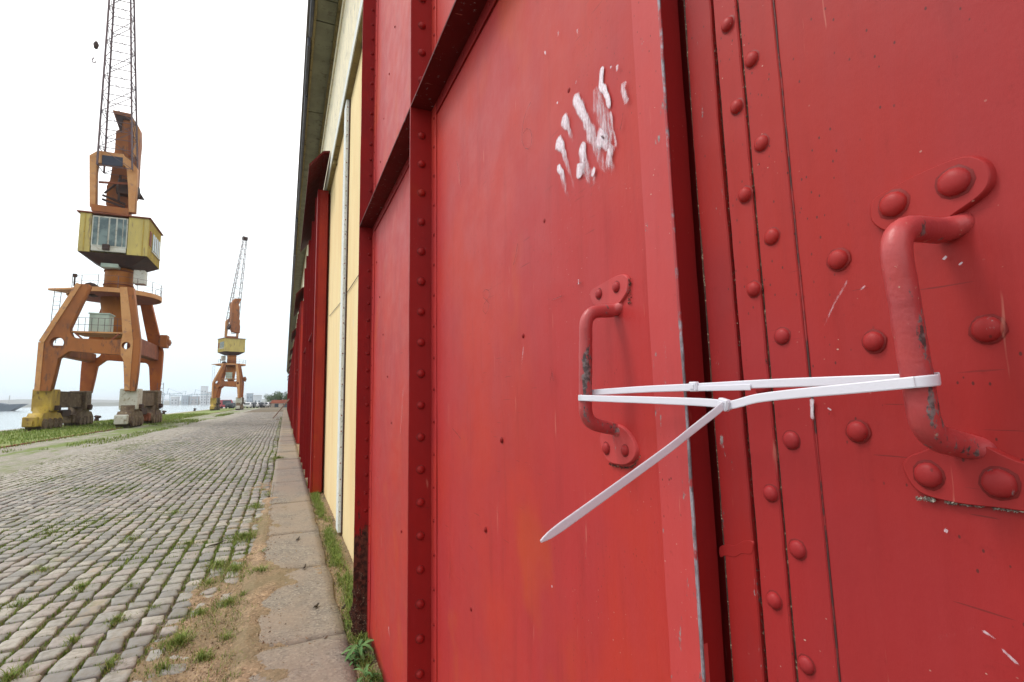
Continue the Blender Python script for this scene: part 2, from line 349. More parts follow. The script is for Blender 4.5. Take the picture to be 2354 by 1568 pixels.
# cobbles: rows running along the warehouse
meshes = []
def stone_geo(w, l, seed):
    rnd = random.Random(seed); P = []
    c = [(-w/2, -l/2), (w/2, -l/2), (w/2, l/2), (-w/2, l/2)]
    out_ = []
    for i, (x, y) in enumerate(c):       # eight sided outline: worn corners
        nx, ny = c[(i+1) % 4]; px, py = c[i-1]
        k1, k2 = rnd.uniform(.04, .13), rnd.uniform(.04, .13)
        jx, jy = rnd.uniform(-.014, .014), rnd.uniform(-.014, .014)
        out_.append((x+(px-x)*k1+jx, y+(py-y)*k1+jy)); out_.append((x+(nx-x)*k2+jx, y+(ny-y)*k2+jy))
    tilt = (rnd.uniform(-.035, .035), rnd.uniform(-.035, .035)); dz = rnd.uniform(-.010, .005)
    return out_, tilt, dz
def stone(bm, cx, cy, w, l, seed, rot=0, base=-.05):
    o_, (ta, tb), dz = stone_geo(w, l, seed)
    cr, sr = cos(rot), sin(rot); R_ = []
    for sc_, z in ((1.0, base), (.985, -.009+dz), (.93, -.002+dz), (.60, .001+dz)):
        R_.append([bm.verts.new((cx+(x*cr-y*sr)*sc_, cy+(x*sr+y*cr)*sc_, z+(x*ta+y*tb if z > base else 0))) for x, y in o_])
    fs = []
    for a_, b_ in zip(R_[:-1], R_[1:]):
        for k in range(8): fs.append(bm.faces.new((a_[k], a_[(k+1) % 8], b_[(k+1) % 8], b_[k])))
    fs.append(bm.faces.new(R_[-1]))
    for f in fs: f.smooth = True
    return fs
stones = []
rnd = random.Random(3)
x = -.185
row = 0
while x > -5.85:
    wd = rnd.uniform(.132, .155); y = -2.5+rnd.uniform(0, .2); xc = x-wd/2
    lim = 85
    while y < lim:
        ln = rnd.uniform(.145, .205)
        if y > 40: ln *= 1.0
        wob = .045*noise.noise(Vector((xc*.5, y*.3, 0)))
        sz = 0
        P = Vector((xc+wob, y+ln/2, 0)); px, py, pz = proj(P)
        stones.append((pz, P.x, P.y, wd-.024, ln-.024, rnd.random()))
        y += ln
    x -= wd; row += 1
stones.sort(key=lambda s: s[0])
inview = [s for s in stones if s[0] > .5 and -10 < proj(Vector((s[1], s[2], 0)))[0] < 2354 and proj(Vector((s[1], s[2], 0)))[1] < 1575]
def soilcover(x, y):
    """how much sand covers the stones near the kerb, 0..1"""
    n1 = noise.noise(Vector((x*1.3, y*.9, 2)))*.5+noise.noise(Vector((x*4, y*3, 7)))*.22
    edge = -.48+.055*(y-4)                 # narrows with distance
    if y > 9.5: edge = -.16
    return max(0, min(1, .40+(x-min(edge, -.2))*1.5+n1*1.9+.35*noise.noise(Vector((x*9, y*7, 1)))))
near = set(id(s) for s in inview[:300])
for s in inview[:300]:
    bm = bmesh.new(); stone(bm, 0, 0, s[3], s[4], int(s[5]*1e6))
    o = obj('cobble', bm, M['setto'], bed)
    o.location = (s[1], s[2], -.022*soilcover(s[1], s[2])); o.rotation_euler = (0, 0, (s[5]-.5)*.16)
bm = bmesh.new(); lay = bm.faces.layers.float.new('tint')
for s in stones:
    if id(s) in near: continue
    for f in stone(bm, s[1], s[2], s[3], s[4], int(s[5]*1e6), (s[5]-.5)*.16, base=-.03): f[lay] = s[5]
obj('cobble', bm, M['sett'], bed, kind='stuff')
# sand drifted over the stones beside the kerb slabs
bm = bmesh.new()
def soil_z(x, y):
    c = soilcover(x, y); h = -.045+.052*c+.010*noise.noise(Vector((x*7, y*7, 0)))+.005*noise.noise(Vector((x*25, y*25, 0)))
    return h
grid(bm, lin(-2.2, -.15, 110), lin(2.4, 12, 330), soil_z)
obj('sand', bm, M['soil'], kind='structure')
# sand blown onto the slabs
bm = bmesh.new()
def soil_z2(x, y):
    a = noise.noise(Vector((x*2.4, y*1.1, 31)))+.5*noise.noise(Vector((x*8, y*6, 2)))-(x+.17)*1.3+.20+.45*noise.noise(Vector((0, y*.55, 6)))
    return .010+.022*max(-.5, min(1, a*1.3+.22))+.005*noise.noise(Vector((x*30, y*30, 0)))+.004*noise.noise(Vector((x*70, y*60, 0)))-max(0, -.18-x)*.35
grid(bm, lin(-.27, .34, 61), lin(2.4, 9, 330), soil_z2)
obj('sand', bm, M['soil'], kind='structure')

# kerb of concrete slabs along the warehouse
KX0, KX1 = -.165, .40
kerb = empty('pavement', (0, 0, 0), None, None); kerb['kind'] = 'structure'
ys = [1.0, 2.45, 3.62, 5.15, 6.5, 8.45, 10.6, 12.6, 14.7, 16.9, 19.2, 21.5, 24]
while ys[-1] < 105: ys.append(ys[-1]+rnd.uniform(2, 2.6))
for i in range(len(ys)-1):
    y0, y1 = ys[i], ys[i+1]; bm = bmesh.new(); z0 = rnd.uniform(-.004, .004)
    nx_, ny_ = 8, max(6, int((y1-y0)/.08)) if y0 < 12 else 8
    gap = .006
    V = []
    for a in range(nx_+1):
        rowv = []
        for b in range(ny_+1):
            X = KX0+(KX1-KX0)*a/nx_; Y = y0+gap+(y1-y0-2*gap)*b/ny_
            ex = .018*noise.noise(Vector((Y*2.2, 3 if a == 0 else 9, 0)))+.01*noise.noise(Vector((Y*9, 3 if a == 0 else 9, 0)))
            ey = .02*noise.noise(Vector((X*5, y0 if b == 0 else y1, 1)))
            if a in (0, nx_): X += ex
            if b in (0, ny_): Y += ey
            ed = .012 if (a in (0, nx_) or b in (0, ny_)) else 0
            rowv.append(bm.verts.new((X, Y, .022+z0-ed+.005*noise.noise(Vector((X*6, Y*4, 0))))))
        V.append(rowv)
    for a in range(nx_):
        for b in range(ny_): bm.faces.new((V[a][b], V[a+1][b], V[a+1][b+1], V[a][b+1])).smooth = True
    es = [e_ for e_ in bm.edges if e_.is_boundary]
    r_ = bmesh.ops.extrude_edge_only(bm, edges=es)
    for v_ in r_['geom']:
        if isinstance(v_, bmesh.types.BMVert): v_.co.z = -.08
    bmesh.ops.recalc_face_normals(bm, faces=bm.faces)
    obj('slab', bm, M['slab'], kerb)
# gravelly gutter between kerb and wall
bm = bmesh.new(); grid(bm, lin(KX1-.06, .76, 20), lin(1.5, 14, 220)+lin(14.3, 100, 60), lambda x, y: -.022+.014*noise.noise(Vector((x*9, y*9, 4)))+.01*noise.noise(Vector((x*3, y*2, 4))))
obj('gravel_strip', bm, M['soil'], kind='structure')

# grass blades and crumbs as joined geometry
def blades(name, pts, mat, hmin, hmax, wid, lean=.6, **kw):
    bm = bmesh.new(); lay = bm.faces.layers.float.new('tint'); rn = random.Random(11)
    for (x, y, z, s) in pts:
        h = rn.uniform(hmin, hmax)*s; a = rn.uniform(0, 2*pi); dx, dy = cos(a), sin(a); wv = wid*(.6+.8*rn.random())*(.5+.5*s)
        l = rn.uniform(.1, 1)*lean*h; t = rn.random()
        b0 = bm.verts.new((x-dy*wv/2, y+dx*wv/2, z)); b1 = bm.verts.new((x+dy*wv/2, y-dx*wv/2, z))
        m0 = bm.verts.new((x-dy*wv*.4+dx*l*.35, y+dx*wv*.4+dy*l*.35, z+h*.62)); m1 = bm.verts.new((x+dy*wv*.4+dx*l*.35, y-dx*wv*.4+dy*l*.35, z+h*.62))
        tp = bm.verts.new((x+dx*l, y+dy*l, z+h))
        for f in (bm.faces.new((b0, b1, m1, m0)), bm.faces.new((m0, m1, tp))): f[lay] = t; f.smooth = True
    return obj(name, bm, mat, kind='stuff', **kw)
rn = random.Random(5)
joint = []
for s in stones:
    if s[2] > 26 or s[2] < -1: continue
    x0, y0, wd, ln = s[1], s[2], s[3], s[4]
    dn = noise.noise(Vector((x0*.9, y0*.55, 4)))+.5*noise.noise(Vector((x0*3, y0*3, 1)))
    k = int(max(0, 27+dn*48)*(1 if y0 < 12 else .7))
    if soilcover(x0, y0) > .7: k //= 2
    for _ in range(k):
        if rn.random() < .7: px_, py_ = x0+wd/2+rn.uniform(0, .024), y0+rn.uniform(-ln, ln)/2
        else: px_, py_ = x0+rn.uniform(-wd, wd)/2, y0+ln/2+rn.uniform(0, .022)
        joint.append((px_, py_, -.026, .55+.6*max(0, dn)))
blades('joint_grass', joint, M['grass'], .03, .058, .007, label='thin green grass growing in the joints between the cobbles', cat='grass')
tuft = []; dry = []
def add_tuft(cx, cy, r, n, s, z=0):
    for _ in range(n):
        a = rn.uniform(0, 2*pi); q = r*abs(rn.gauss(0, .62))
        (tuft if rn.random() < .72 else dry).append((cx+cos(a)*q, cy+sin(a)*q*1.3, z-.01, s*max(.25, 1.1-.5*q/r)*rn.uniform(.55, 1.1)))
for (px_, py_, r, n, s) in [(560,1235,.12,420,1.0),(600,1320,.08,380,1.15),(540,1310,.11,320,.8),(500,1300,.09,260,.8),(525,1388,.06,240,.8),(410,1480,.06,300,1.1),(460,1410,.05,160,.7),
        (520,1470,.05,160,.7),(270,1425,.05,130,.7),(185,1350,.05,130,.7),(165,1475,.03,70,.7),(100,1310,.06,110,.6),(640,1055,.12,300,1.5),(590,1165,.12,260,1.0),(465,1515,.05,160,.8),
        (560,1370,.05,120,.7),(350,1400,.05,100,.6),(540,1560,.05,90,.7),(250,1530,.04,90,.7),(20,1560,.06,130,.9),(40,1390,.05,70,.7),(110,1225,.1,90,.7),(300,1240,.1,120,.7),(400,1180,.13,160,.8),(330,1070,.3,240,1.1),(390,1060,.3,200,1.1),
        (605,1270,.05,60,.8),(480,1340,.1,140,.6),(430,1250,.07,100,.7),(375,1535,.06,100,.7),(300,1350,.04,70,.7)]:
    P = onz(px_, py_); add_tuft(P.x, P.y, r*1.75, int(n*2.6), s*.95)
for _ in range(16000):   # low patchy cover over the sand and the joints beside it
    Y = 2.8+9.5*rn.random()**1.3; X = rn.uniform(-1.35, -.14)
    if noise.noise(Vector((X*2.6, Y*1.5, 40)))+.5*noise.noise(Vector((X*8, Y*6, 3)))+.35*soilcover(X, Y) > .30: tuft.append((X, Y, soil_z(X, Y)-.004, rn.uniform(.25, .6)))
for _ in range(13000):
    Y = 3.0+7.5*rn.random()**1.2; X = .50+.055*noise.noise(Vector((Y*1.2, 4, 0)))+rn.gauss(0, .035)
    if noise.noise(Vector((X*5, Y*1.7, 77))) > -.22: tuft.append((X, Y, -.025, rn.uniform(.35, .85)))
for i in range(60):   # verge of grass along the kerb further off
    Y = 9+i*.75+rn.random(); add_tuft(-.22-rn.random()*.10, Y, .10+.1*rn.random(), 60, .8+rn.random()*.7)
for i in range(46):   # weeds in the gutter by the wall
    Y = 3.9+i*.135; add_tuft(.50+.05*noise.noise(Vector((Y, 0, 0)))+rn.uniform(-.03, .03), Y, .045, int(95*max(0.15, .75+noise.noise(Vector((Y*1.4, 9, 0))))), .75)
for i in range(20): add_tuft(rn.uniform(.44, .52), rn.uniform(2.3, 3.7), .035, 42, .9)
blades('grass_tufts', tuft, M['grass'], .03, .085, .0048, 1.5, label='tufts of green grass on the sand beside the kerb and wall', cat='grass')
for _ in range(7000):
    Y = 2.6+7*rn.random()**1.4; X = rn.uniform(-1.1, -.1)
    if soilcover(X, Y) > .35: dry.append((X, Y, soil_z(X, Y), .5))
for _ in range(2200): dry.append((rn.uniform(.40, .6), 2+rn.random()*6, -.02, .7))
blades('dry_grass', dry, M['straw'], .015, .05, .004, 2.2, label='dry straw coloured grass scattered over the sand by the kerb', cat='grass')
vg = []
for _ in range(42000):
    Y = 8+72*rn.random()**1.4; X = rn.uniform(-15.1, -6.2)
    dn = noise.noise(Vector((X*.55, Y*.09, 0)))+.45*noise.noise(Vector((X*2, Y*.6, 0)))
    if X < -9 and dn > -.35 or dn > .22: vg.append((X, Y, max(apron_z(X, Y), lawn_z(X, Y) if X < -8 else -1)-.01, .8+Y*.012))
blades('quay_grass', vg, M['grass'], .05, .13, .022, label='green grass growing along the quay around the cranes', cat='grass')
bm = bmesh.new(); lay = bm.faces.layers.float.new('tint')
for i in range(26000):
    if i % 3: 
        Y = 2.6+6.5*rn.random()**1.5; X = rn.uniform(-1.3, -.12)
        if soilcover(X, Y) < .4+.3*rn.random(): continue
        z = soil_z(X, Y)
    elif i % 2: X, Y, z = rn.uniform(.40, .64), 2+9*rn.random(), -.018
    else:
        X, Y, z = rn.uniform(-.14, .44), 2.3+8*rn.random(), .02
        if rn.random() < .75: X = min(X, -.14+.3*rn.random()**2)
    r = rn.uniform(.002, .007)*(1 if rn.random() < .9 else 2.0); vs = [bm.verts.new((X+rn.uniform(-r, r), Y+rn.uniform(-r, r), z+q)) for q in (-r*.3, -r*.2, r*.2, r)]
    t = rn.random()
    for q in ((0, 1, 2), (0, 3, 1), (1, 3, 2), (2, 3, 0)): bm.faces.new([vs[w_] for w_ in q])[lay] = t
obj('soil_crumbs', bm, M['pebble'], kind='stuff', label='loose crumbs of earth and grit on the kerb and sand', cat='gravel')
# dark scraps
for (px_, py_, ln_, lab) in [(497,1252,.20,'dark stick of bark lying on the cobbles beside the grass tufts'),(685,1240,.09,'small curled black scrap lying on the middle of the kerb slabs'),
                         (700,1305,.08,'thin dark scrap on the sandy joint of the kerb slabs'),(790,1398,.05,'black scrap in the gutter at the foot of the rusted door edge'),
                         (727,1395,.055,'flat dark leaf scrap on the kerb slab nearest the rusted door edge')]:
    P = onz(px_, py_, .03 if px_ > 600 else .008); bm = bmesh.new(); n_ = 7; a0 = rn.uniform(-.5, .5)+.9; prev = None
    pts = [Vector((P.x+cos(a0)*(i/n_-.5)*ln_, P.y+sin(a0)*(i/n_-.5)*ln_*2.0, P.z+.008+.004*sin(i*1.3))) for i in range(n_+1)]
    tube(bm, pts, [.002+.007*sin(pi*i/n_) for i in range(n_+1)], 6)
    obj('bark_scrap', bm, M['scrap'], label=lab, cat='debris')
# leafy weeds at the foot of the near door
def weed(cx, cy, n, h, label):
    root = empty('weed', (cx, cy, -.02), label, 'weed')
    st = bmesh.new(); tube(st, [(0, 0, 0), (.005, .004, h*.3), (.0, .01, h*.6)], [.003, .0025, .0015], 6); obj('stem', st, M['leaf'], root)
    for i in range(n):
        bm = bmesh.new(); lay = bm.faces.layers.float.new('tint'); a = i*2.4+rn.random(); L_ = h*rn.uniform(.45, .85); wv = L_*.24; z0 = h*.55*(i/n); up_ = rn.uniform(.3, .9); t = rn.random()
        L0, R0 = [], []
        for k in range(7):
            q = k/6; r = L_*q; z = z0+L_*(up_*q-.75*q*q); ww = wv*sin(pi*min(1, q*.92+.06))**.8
            c = Vector((cos(a)*r, sin(a)*r, z)); sd_ = Vector((-sin(a), cos(a), 0))*ww/2
            L0.append([bm.verts.new(c-sd_+Vector((0, 0, ww*.25))), bm.verts.new(c), bm.verts.new(c+sd_+Vector((0, 0, ww*.25)))])
        for k in range(6):
            for j in (0, 1):
                f = bm.faces.new((L0[k][j], L0[k][j+1], L0[k+1][j+1], L0[k+1][j])); f[lay] = t; f.smooth = True
        obj('leaf', bm, M['leaf'], root)
P = onz(832, 1508); weed(P.x-.02, P.y, 26, .15, 'broad leaved green weed at the rusted foot of the near door')
P = onz(842, 1562); weed(P.x-.005, P.y, 9, .12, 'low green weed at the door foot by the bottom edge of the view')
P = onz(826, 1535); weed(P.x-.02, P.y+.05, 7, .10, 'small weed sprouting from the kerb gutter between two larger weeds')
# ------------------------------------------------------------------ rivets
def dome_mesh(name, m, hh=.62, n=14):
    bm = bmesh.new(); prof = [(1.0, -.08), (1.0, .08*hh), (.95, .38*hh), (.80, .68*hh), (.55, .88*hh), (.26, .98*hh)]
    R_ = [[bm.verts.new((cos(2*pi*k/n)*r*(1+.03*sin(3*k)), sin(2*pi*k/n)*r, z)) for k in range(n)] for r, z in prof]
    for a, b in zip(R_[:-1], R_[1:]):
        for k in range(n): bm.faces.new((a[k], a[(k+1) % n], b[(k+1) % n], b[k])).smooth = True
    t = bm.verts.new((0, 0, hh))
    for k in range(n): bm.faces.new((R_[-1][k], R_[-1][(k+1) % n], t)).smooth = True
    # old paint and dirt round the head's foot, contact shade painted in
    a = [bm.verts.new((cos(2*pi*k/n)*1.20*(1+.05*sin(2*k)), sin(2*pi*k/n)*(1.17+.05*cos(3*k)), .02)) for k in range(n)]
    b = [bm.verts.new((cos(2*pi*k/n)*.98, sin(2*pi*k/n)*.98, .075)) for k in range(n)]
    for k in range(n): f = bm.faces.new((a[k], a[(k+1) % n], b[(k+1) % n], b[k])); f.material_index = 1; f.smooth = True
    me = bpy.data.meshes.new(name); bm.to_mesh(me); bm.free(); me.materials.append(m); me.materials.append(M['redring']); return me
RM = {k: dome_mesh('rivet_'+k, M[q]) for k, q in (('red', 'redrivet'), ('red2', 'redrivet'), ('redworn', 'redrivworn'), ('reddark', 'reddark'), ('mid', 'redside'))}
FX = Matrix(((0, 0, -1), (0, 1, 0), (1, 0, 0)))      # +z -> -x
FY = Matrix(((1, 0, 0), (0, 0, -1), (0, 1, 0)))      # +z -> -y
def rivet(parent, P, r, face, k='red', name='rivet', h=1.0):
    q = random.uniform(.94, 1.06)
    rot = (FX if face == 'x' else FY) @ Matrix.Rotation(random.uniform(0, 6), 3, 'Z')
    return inst(RM[k], name, P, parent, rot, (r*q, r*q, r*h))

def strip(sec, z0, z1, dz=.06, amp=.0012, seed=0, lean=0.0):
    """bar of constant section (list of (x,y)) run up the door with small waves along its length"""
    bm = bmesh.new(); n = max(2, int((z1-z0)/dz)); R_ = []
    for i in range(n+1):
        z = z0+(z1-z0)*i/n
        dx = amp*noise.noise(Vector((z*3, seed, 0)))+amp*.5*noise.noise(Vector((z*17, seed, 5)))
        dy = amp*1.2*noise.noise(Vector((z*4, seed, 9)))+amp*.8*noise.noise(Vector((z*23, seed, 2)))
        dy += lean*.8*math.tanh((z-1.55)/.8)
        R_.append([bm.verts.new((x+dx, y+dy, z)) for x, y in sec])
    m_ = len(sec)
    for a, b in zip(R_[:-1], R_[1:]):
        for k in range(m_): bm.faces.new((a[k], a[(k+1) % m_], b[(k+1) % m_], b[k]))
    bm.faces.new(R_[0][::-1]); bm.faces.new(R_[-1])
    bmesh.ops.recalc_face_normals(bm, faces=bm.faces)
    return bm
def csec(x0, x1, y0, y1, c=.0015):     # chamfered section
    return [(x0+c, y0), (x1, y0), (x1, y1), (x0+c, y1), (x0, y1-c), (x0, y0+c)]

g = G('red_paint_rusted_foot', .5, spec=.2)
zz = g.n.nodes.new('ShaderNodeSeparateXYZ'); g.l(g.geo.outputs['Position'], zz.inputs[0])
k = g.mix(g.step(g.noise(5, 4), .35, .7), (.27, .011, .011), (.22, .010, .011))  # base red carries the leg's painted shade; the rust is mixed in after
rm_ = g.math('ADD', g.noise(11, 6, .72, g.vec((1.5, 1, .35))), g.step(zz.outputs['Z'], 1.15, .05, -.12, .42))
k = g.mix(g.step(rm_, .60, .68), k, g.mix(g.step(g.noise(40, 5), .35, .65), (.025, .010, .008), (.11, .035, .022))); g.col(k)
g.bump(g.noise(50, 5, .7), .6, .003); M['redfoot'] = g.m
DX = .53
TOP = 5.30
# ================================================================== near sliding door (left leaf)
door = empty('sliding_door', (0, 0, 0), 'big red riveted steel door with white paint smears and the thin far handle of the tied pair', 'sliding door')
# face sheet with gentle dents
def sheet(x, y0, y1, z0, z1, mat, name, par, amp=.004, th=.012, ny=40, nz=70, seed=0):
    bm = bmesh.new(); V = []
    for i in range(ny+1):
        V.append([]);
        for j in range(nz+1):
            y = y0+(y1-y0)*i/ny; z = z0+(z1-z0)*j/nz
            ed = min(1, (y-y0)/.12, (y1-y)/.12); ed = max(0, ed)
            V[-1].append(bm.verts.new((x+ed*amp*noise.noise(Vector((y*1.7, z*1.3, seed)))+ed*amp*.25*noise.noise(Vector((y*6, z*5, seed))), y, z)))
    for i in range(ny):
        for j in range(nz): bm.faces.new((V[i][j], V[i][j+1], V[i+1][j+1], V[i+1][j])).smooth = True
    back = [bm.verts.new((x+th, y, z)) for y, z in ((y0, z0), (y0, z1), (y1, z1), (y1, z0))]
    bm.faces.new(back)
    bm.faces.new([V[0][j] for j in range(nz, -1, -1)]+[back[0], back[1]]); bm.faces.new([V[ny][j] for j in range(nz+1)]+[back[2], back[3]])
    bm.faces.new([V[i][nz] for i in range(ny, -1, -1)]+[back[1], back[2]]); bm.faces.new([V[i][0] for i in range(ny+1)]+[back[3], back[0]])
    bmesh.ops.recalc_face_normals(bm, faces=bm.faces)
    return obj(name, bm, mat, par)
YL = 1.975      # vertical angle on the door
YJ = 3.56       # far edge angle
BZ = 2.695       # horizontal angle
sheet(DX, .61, YL-.045, .0, TOP, M['red'], 'panel', door, .005, seed=1)
sheet(DX, YL-.041, YJ, .0, TOP, M['red'], 'panel', door, .004, seed=2)
# end post of the door (folded edge): face plate, worn arris, return with its shade painted in
obj('edge_plate', strip(csec(.5235, .534, .5745, .642, .0012), 0, TOP, seed=4, lean=.02), M['redstrip'], door)
obj('worn_edge', strip([(.5229, .5768), (.5226, .5748), (.5240, .5728), (.5262, .5730), (.5255, .5770)], 0, TOP, .02, .0007, seed=5, lean=.02), M['worn'], door)
obj('edge_return', strip([(.5265, .5735), (.562, .5735), (.562, .60), (.5265, .60)], 0, TOP, seed=6, lean=.02), M['reddark'], door)
# vertical angle: projecting leg (rivets) + flat leg (small bolts)
obj('stiffener', strip([(.437, YL), (.4385, YL-.001), (.528, YL-.001), (.528, YL+.008), (.437, YL+.008)], 0, TOP, seed=7), M['redside'], door)
obj('stiffener_flange', strip(csec(.5245, .5295, YL-.070, YL-.0025), 0, TOP, seed=8), M['red'], door)
z = .13
while z < TOP-.1:
    if abs(z-BZ) > .05: rivet(door, (.484, YL-.001, z), .0150, 'y', 'mid', h=1.3)
    rivet(door, (.5240, YL-.047, z+.06), .0062, 'x', 'reddark'); z += .1225
# far edge angle
obj('stiffener', strip([(.437, YJ), (.4385, YJ-.001), (.528, YJ-.001), (.528, YJ+.008), (.437, YJ+.008)], 0, TOP, seed=9), M['redfoot'], door)
obj('stiffener_flange', strip(csec(.5245, .5295, YJ-.10, YJ-.0025), 0, TOP, seed=10), M['red'], door)
z = .09
while z < TOP-.1:
    if abs(z-BZ) > .05 and z > .75: rivet(door, (.507, YJ-.001, z), .0105, 'y', 'reddark', h=1.2)
    rivet(door, (.5240, YJ-.06, z+.03), .0055, 'x', 'reddark'); z += .115
# horizontal angles in the two fields
for (a, b) in ((.60, YL-.003), (YL+.010, YJ-.003)):
    bm = bmesh.new(); box(bm, .437, .5285, a, b, BZ, BZ+.008); obj('cross_rail', bm, M['redunder'], door)
    bm = bmesh.new(); box(bm, .5235, .5290, a, b if b > YL+.1 else YL-.074, BZ-.050, BZ-.0015, 0, .001); obj('cross_rail_flange', bm, M['reddark'], door)
    y = a+.08
    while y < b-.08: rivet(door, (.5235, y, BZ-.026), .0065, 'x', 'reddark'); y += .125
# loose bolts of the brace inside, running diagonally down the sheet
for (px_, py_) in [(1310,208),(1254,508),(1204,772),(1153,1012),(1116,1218),(1084,1400),(1372,-60)]:
    rivet(door, onx(px_, py_, DX-.0005), .0068, 'x', 'reddark')
for (px_, py_) in [(908,62),(895,170),(883,273),(875,372),(866,603),(873,683),(881,769),(891,866),(900,972),(923,1222),(938,1369)]:
    rivet(door, onx(px_, py_, DX-.0005), .0065, 'x', 'reddark')
# rusted, eaten away foot of the far edge
bm = bmesh.new()
for i in range(60):
    z = .02+rn.random()*.42*rn.random(); x = rn.uniform(.44, .527); a = rn.uniform(.01, .035)
    vs = [bm.verts.new((x+rn.uniform(-a, a), YJ-.003-rn.random()*.006, z+rn.uniform(-a, a)*2)) for _ in range(4)]
    try: bm.faces.new(vs)
    except ValueError: pass
obj('rust_flakes', bm, M['crack'], door, kind='stuff')

# ------------------------------------------------------------------ handles
def plate_outline(pts, n=6):
    """smooth closed outline through the given points (Catmull-Rom)"""
    out_ = []; N = len(pts)
    for i in range(N):
        p0, p1, p2, p3 = (pts[(i+k-1) % N] for k in range(4))
        for k in range(n):
            t = k/n; out_.append(tuple(.5*((2*p1[j])+(-p0[j]+p2[j])*t+(2*p0[j]-5*p1[j]+4*p2[j]-p3[j])*t*t+(-p0[j]+3*p1[j]-3*p2[j]+p3[j])*t**3) for j in (0, 1)))
    return out_
def plate(name, pix, D, th, mat, par, raise_=0.0):
    q = [onx(a, b, D) for a, b in pix]; lp = plate_outline([(p.y, p.z) for p in q])
    cx = sum(p[0] for p in lp)/len(lp); cz = sum(p[1] for p in lp)/len(lp)
    bm = bmesh.new(); R_ = []
    for sc_, dx in ((1.03, .001), (1.0, -th*.75), (.965, -th), ):
        R_.append([bm.verts.new((D+dx, cx+(a-cx)*sc_, cz+(b-cz)*sc_)) for a, b in lp])
    for a, b in zip(R_[:-1], R_[1:]):
        for k in range(len(lp)): bm.faces.new((a[k], a[(k+1) % len(lp)], b[(k+1) % len(lp)], b[k])).smooth = True
    bm.faces.new(R_[-1])
    bmesh.ops.recalc_face_normals(bm, faces=bm.faces)
    return obj(name, bm, mat, par)
def arc_path(P, n=8, r=.018):
    """polyline with rounded corners"""
    P = [Vector(p) for p in P]; o_ = [P[0]]
    for i in range(1, len(P)-1):
        a = (P[i-1]-P[i]); b = (P[i+1]-P[i]); rr = min(r, a.length*.48, b.length*.48)
        A = P[i]+a.normalized()*rr; B_ = P[i]+b.normalized()*rr
        for k in range(n+1):
            t = k/n; o_.append(A*(1-t)**2+P[i]*2*t*(1-t)+B_*t*t)
    o_.append(P[-1]); return o_
def sub(P, d=.006):
    o_ = [P[0]]
    for a, b in zip(P[:-1], P[1:]):
        n_ = max(1, int((b-a).length/d))
        for k in range(1, n_+1): o_.append(a.lerp(b, k/n_))
    return o_
g = G('handle_paint_chipped', .42)
k = g.mix(g.step(g.noise(20, 5, .6), .35, .7), (.43, .052, .052), (.36, .045, .05))
nz1 = g.noise(55, 6, .75, g.vec((1, 1, .35))); sep = g.n.nodes.new('ShaderNodeSeparateXYZ'); g.l(g.tc.outputs['Object'], sep.inputs[0])
side = g.n.nodes.new('ShaderNodeSeparateXYZ'); g.l(g.geo.outputs['Normal'], side.inputs[0])
low = g.step(side.outputs['Y'], -.35, -.85, 0, .10)
wear = g.math('ADD', nz1, g.math('MULTIPLY', low, g.step(sep.outputs['Z'], 1.70, 1.56)))
k = g.mix(g.step(wear, .625, .66), k, g.mix(g.step(g.noise(130, 4), .4, .6), (.07, .045, .045), (.20, .15, .15)))
k = g.mix(g.step(g.noise(160, 3), .68, .74, 0, .7), k, (.50, .30, .22))
g.col(k); n = g.bump(g.noise(40, 5, .6), .5, .0022); g.bump(g.noise(220, 3), .35, .0006, n); M['handle'] = g.m
P1t = onx(1418, 716, DX); P1b = onx(1418, 985, DX); hx1 = .4645
G1t = ony(1340, 716, P1t.y); G1b = ony(1352, 972, P1b.y)
G1t.x = G1b.x = (G1t.x+G1b.x)/2
h1 = obj('handle', bmesh.new(), None, door, label='slim bent bar handle held by the left loop of the white ties')
def handle_bar(par, A, Gt, Gb, B_, r, pad, name='grip'):
    """bent bar; each end lies down on its plate and thins out"""
    base = sub(arc_path([A+pad[0], A, Gt, Gb, B_, B_+pad[1]], 8, r*2.6), .004)
    rad = []
    for p in base:
        d = min((p-base[0]).length, (p-base[-1]).length); t = min(1, d/.024)
        rad.append(r*(.85+.15*t)*(1+.03*noise.noise(p*60)))
    bm = bmesh.new(); tube(bm, base, rad, 20, True)
    for v in bm.verts: v.co += Vector((noise.noise(v.co*70), noise.noise(v.co*70+Vector((9, 0, 0))), 0))*.0005
    return obj(name, bm, M['handle'], par)
handle_bar(h1, Vector((DX-.007, P1t.y-.002, P1t.z)), G1t, G1b, Vector((DX-.007, P1b.y-.002, P1b.z)), .0112, (Vector((.012, -.012, .009)), Vector((.012, -.012, -.009))))
plate('handle_plate', [(1362,672),(1383,656),(1425,634),(1446,636),(1449,662),(1440,684),(1420,706),(1396,708),(1370,700)], DX, .006, M['redstrip'], h1)
plate('handle_plate', [(1384,1010),(1392,990),(1415,975),(1440,985),(1460,1010),(1468,1040),(1455,1062),(1432,1068),(1400,1056)], DX, .006, M['redstrip'], h1)
for (px_, py_, k_) in [(1377,676,'redworn'),(1417,660,'red'),(1394,1031,'red'),(1437,1036,'red')]:
    rivet(h1, onx(px_, py_, DX-.006), .0095, 'x', k_)

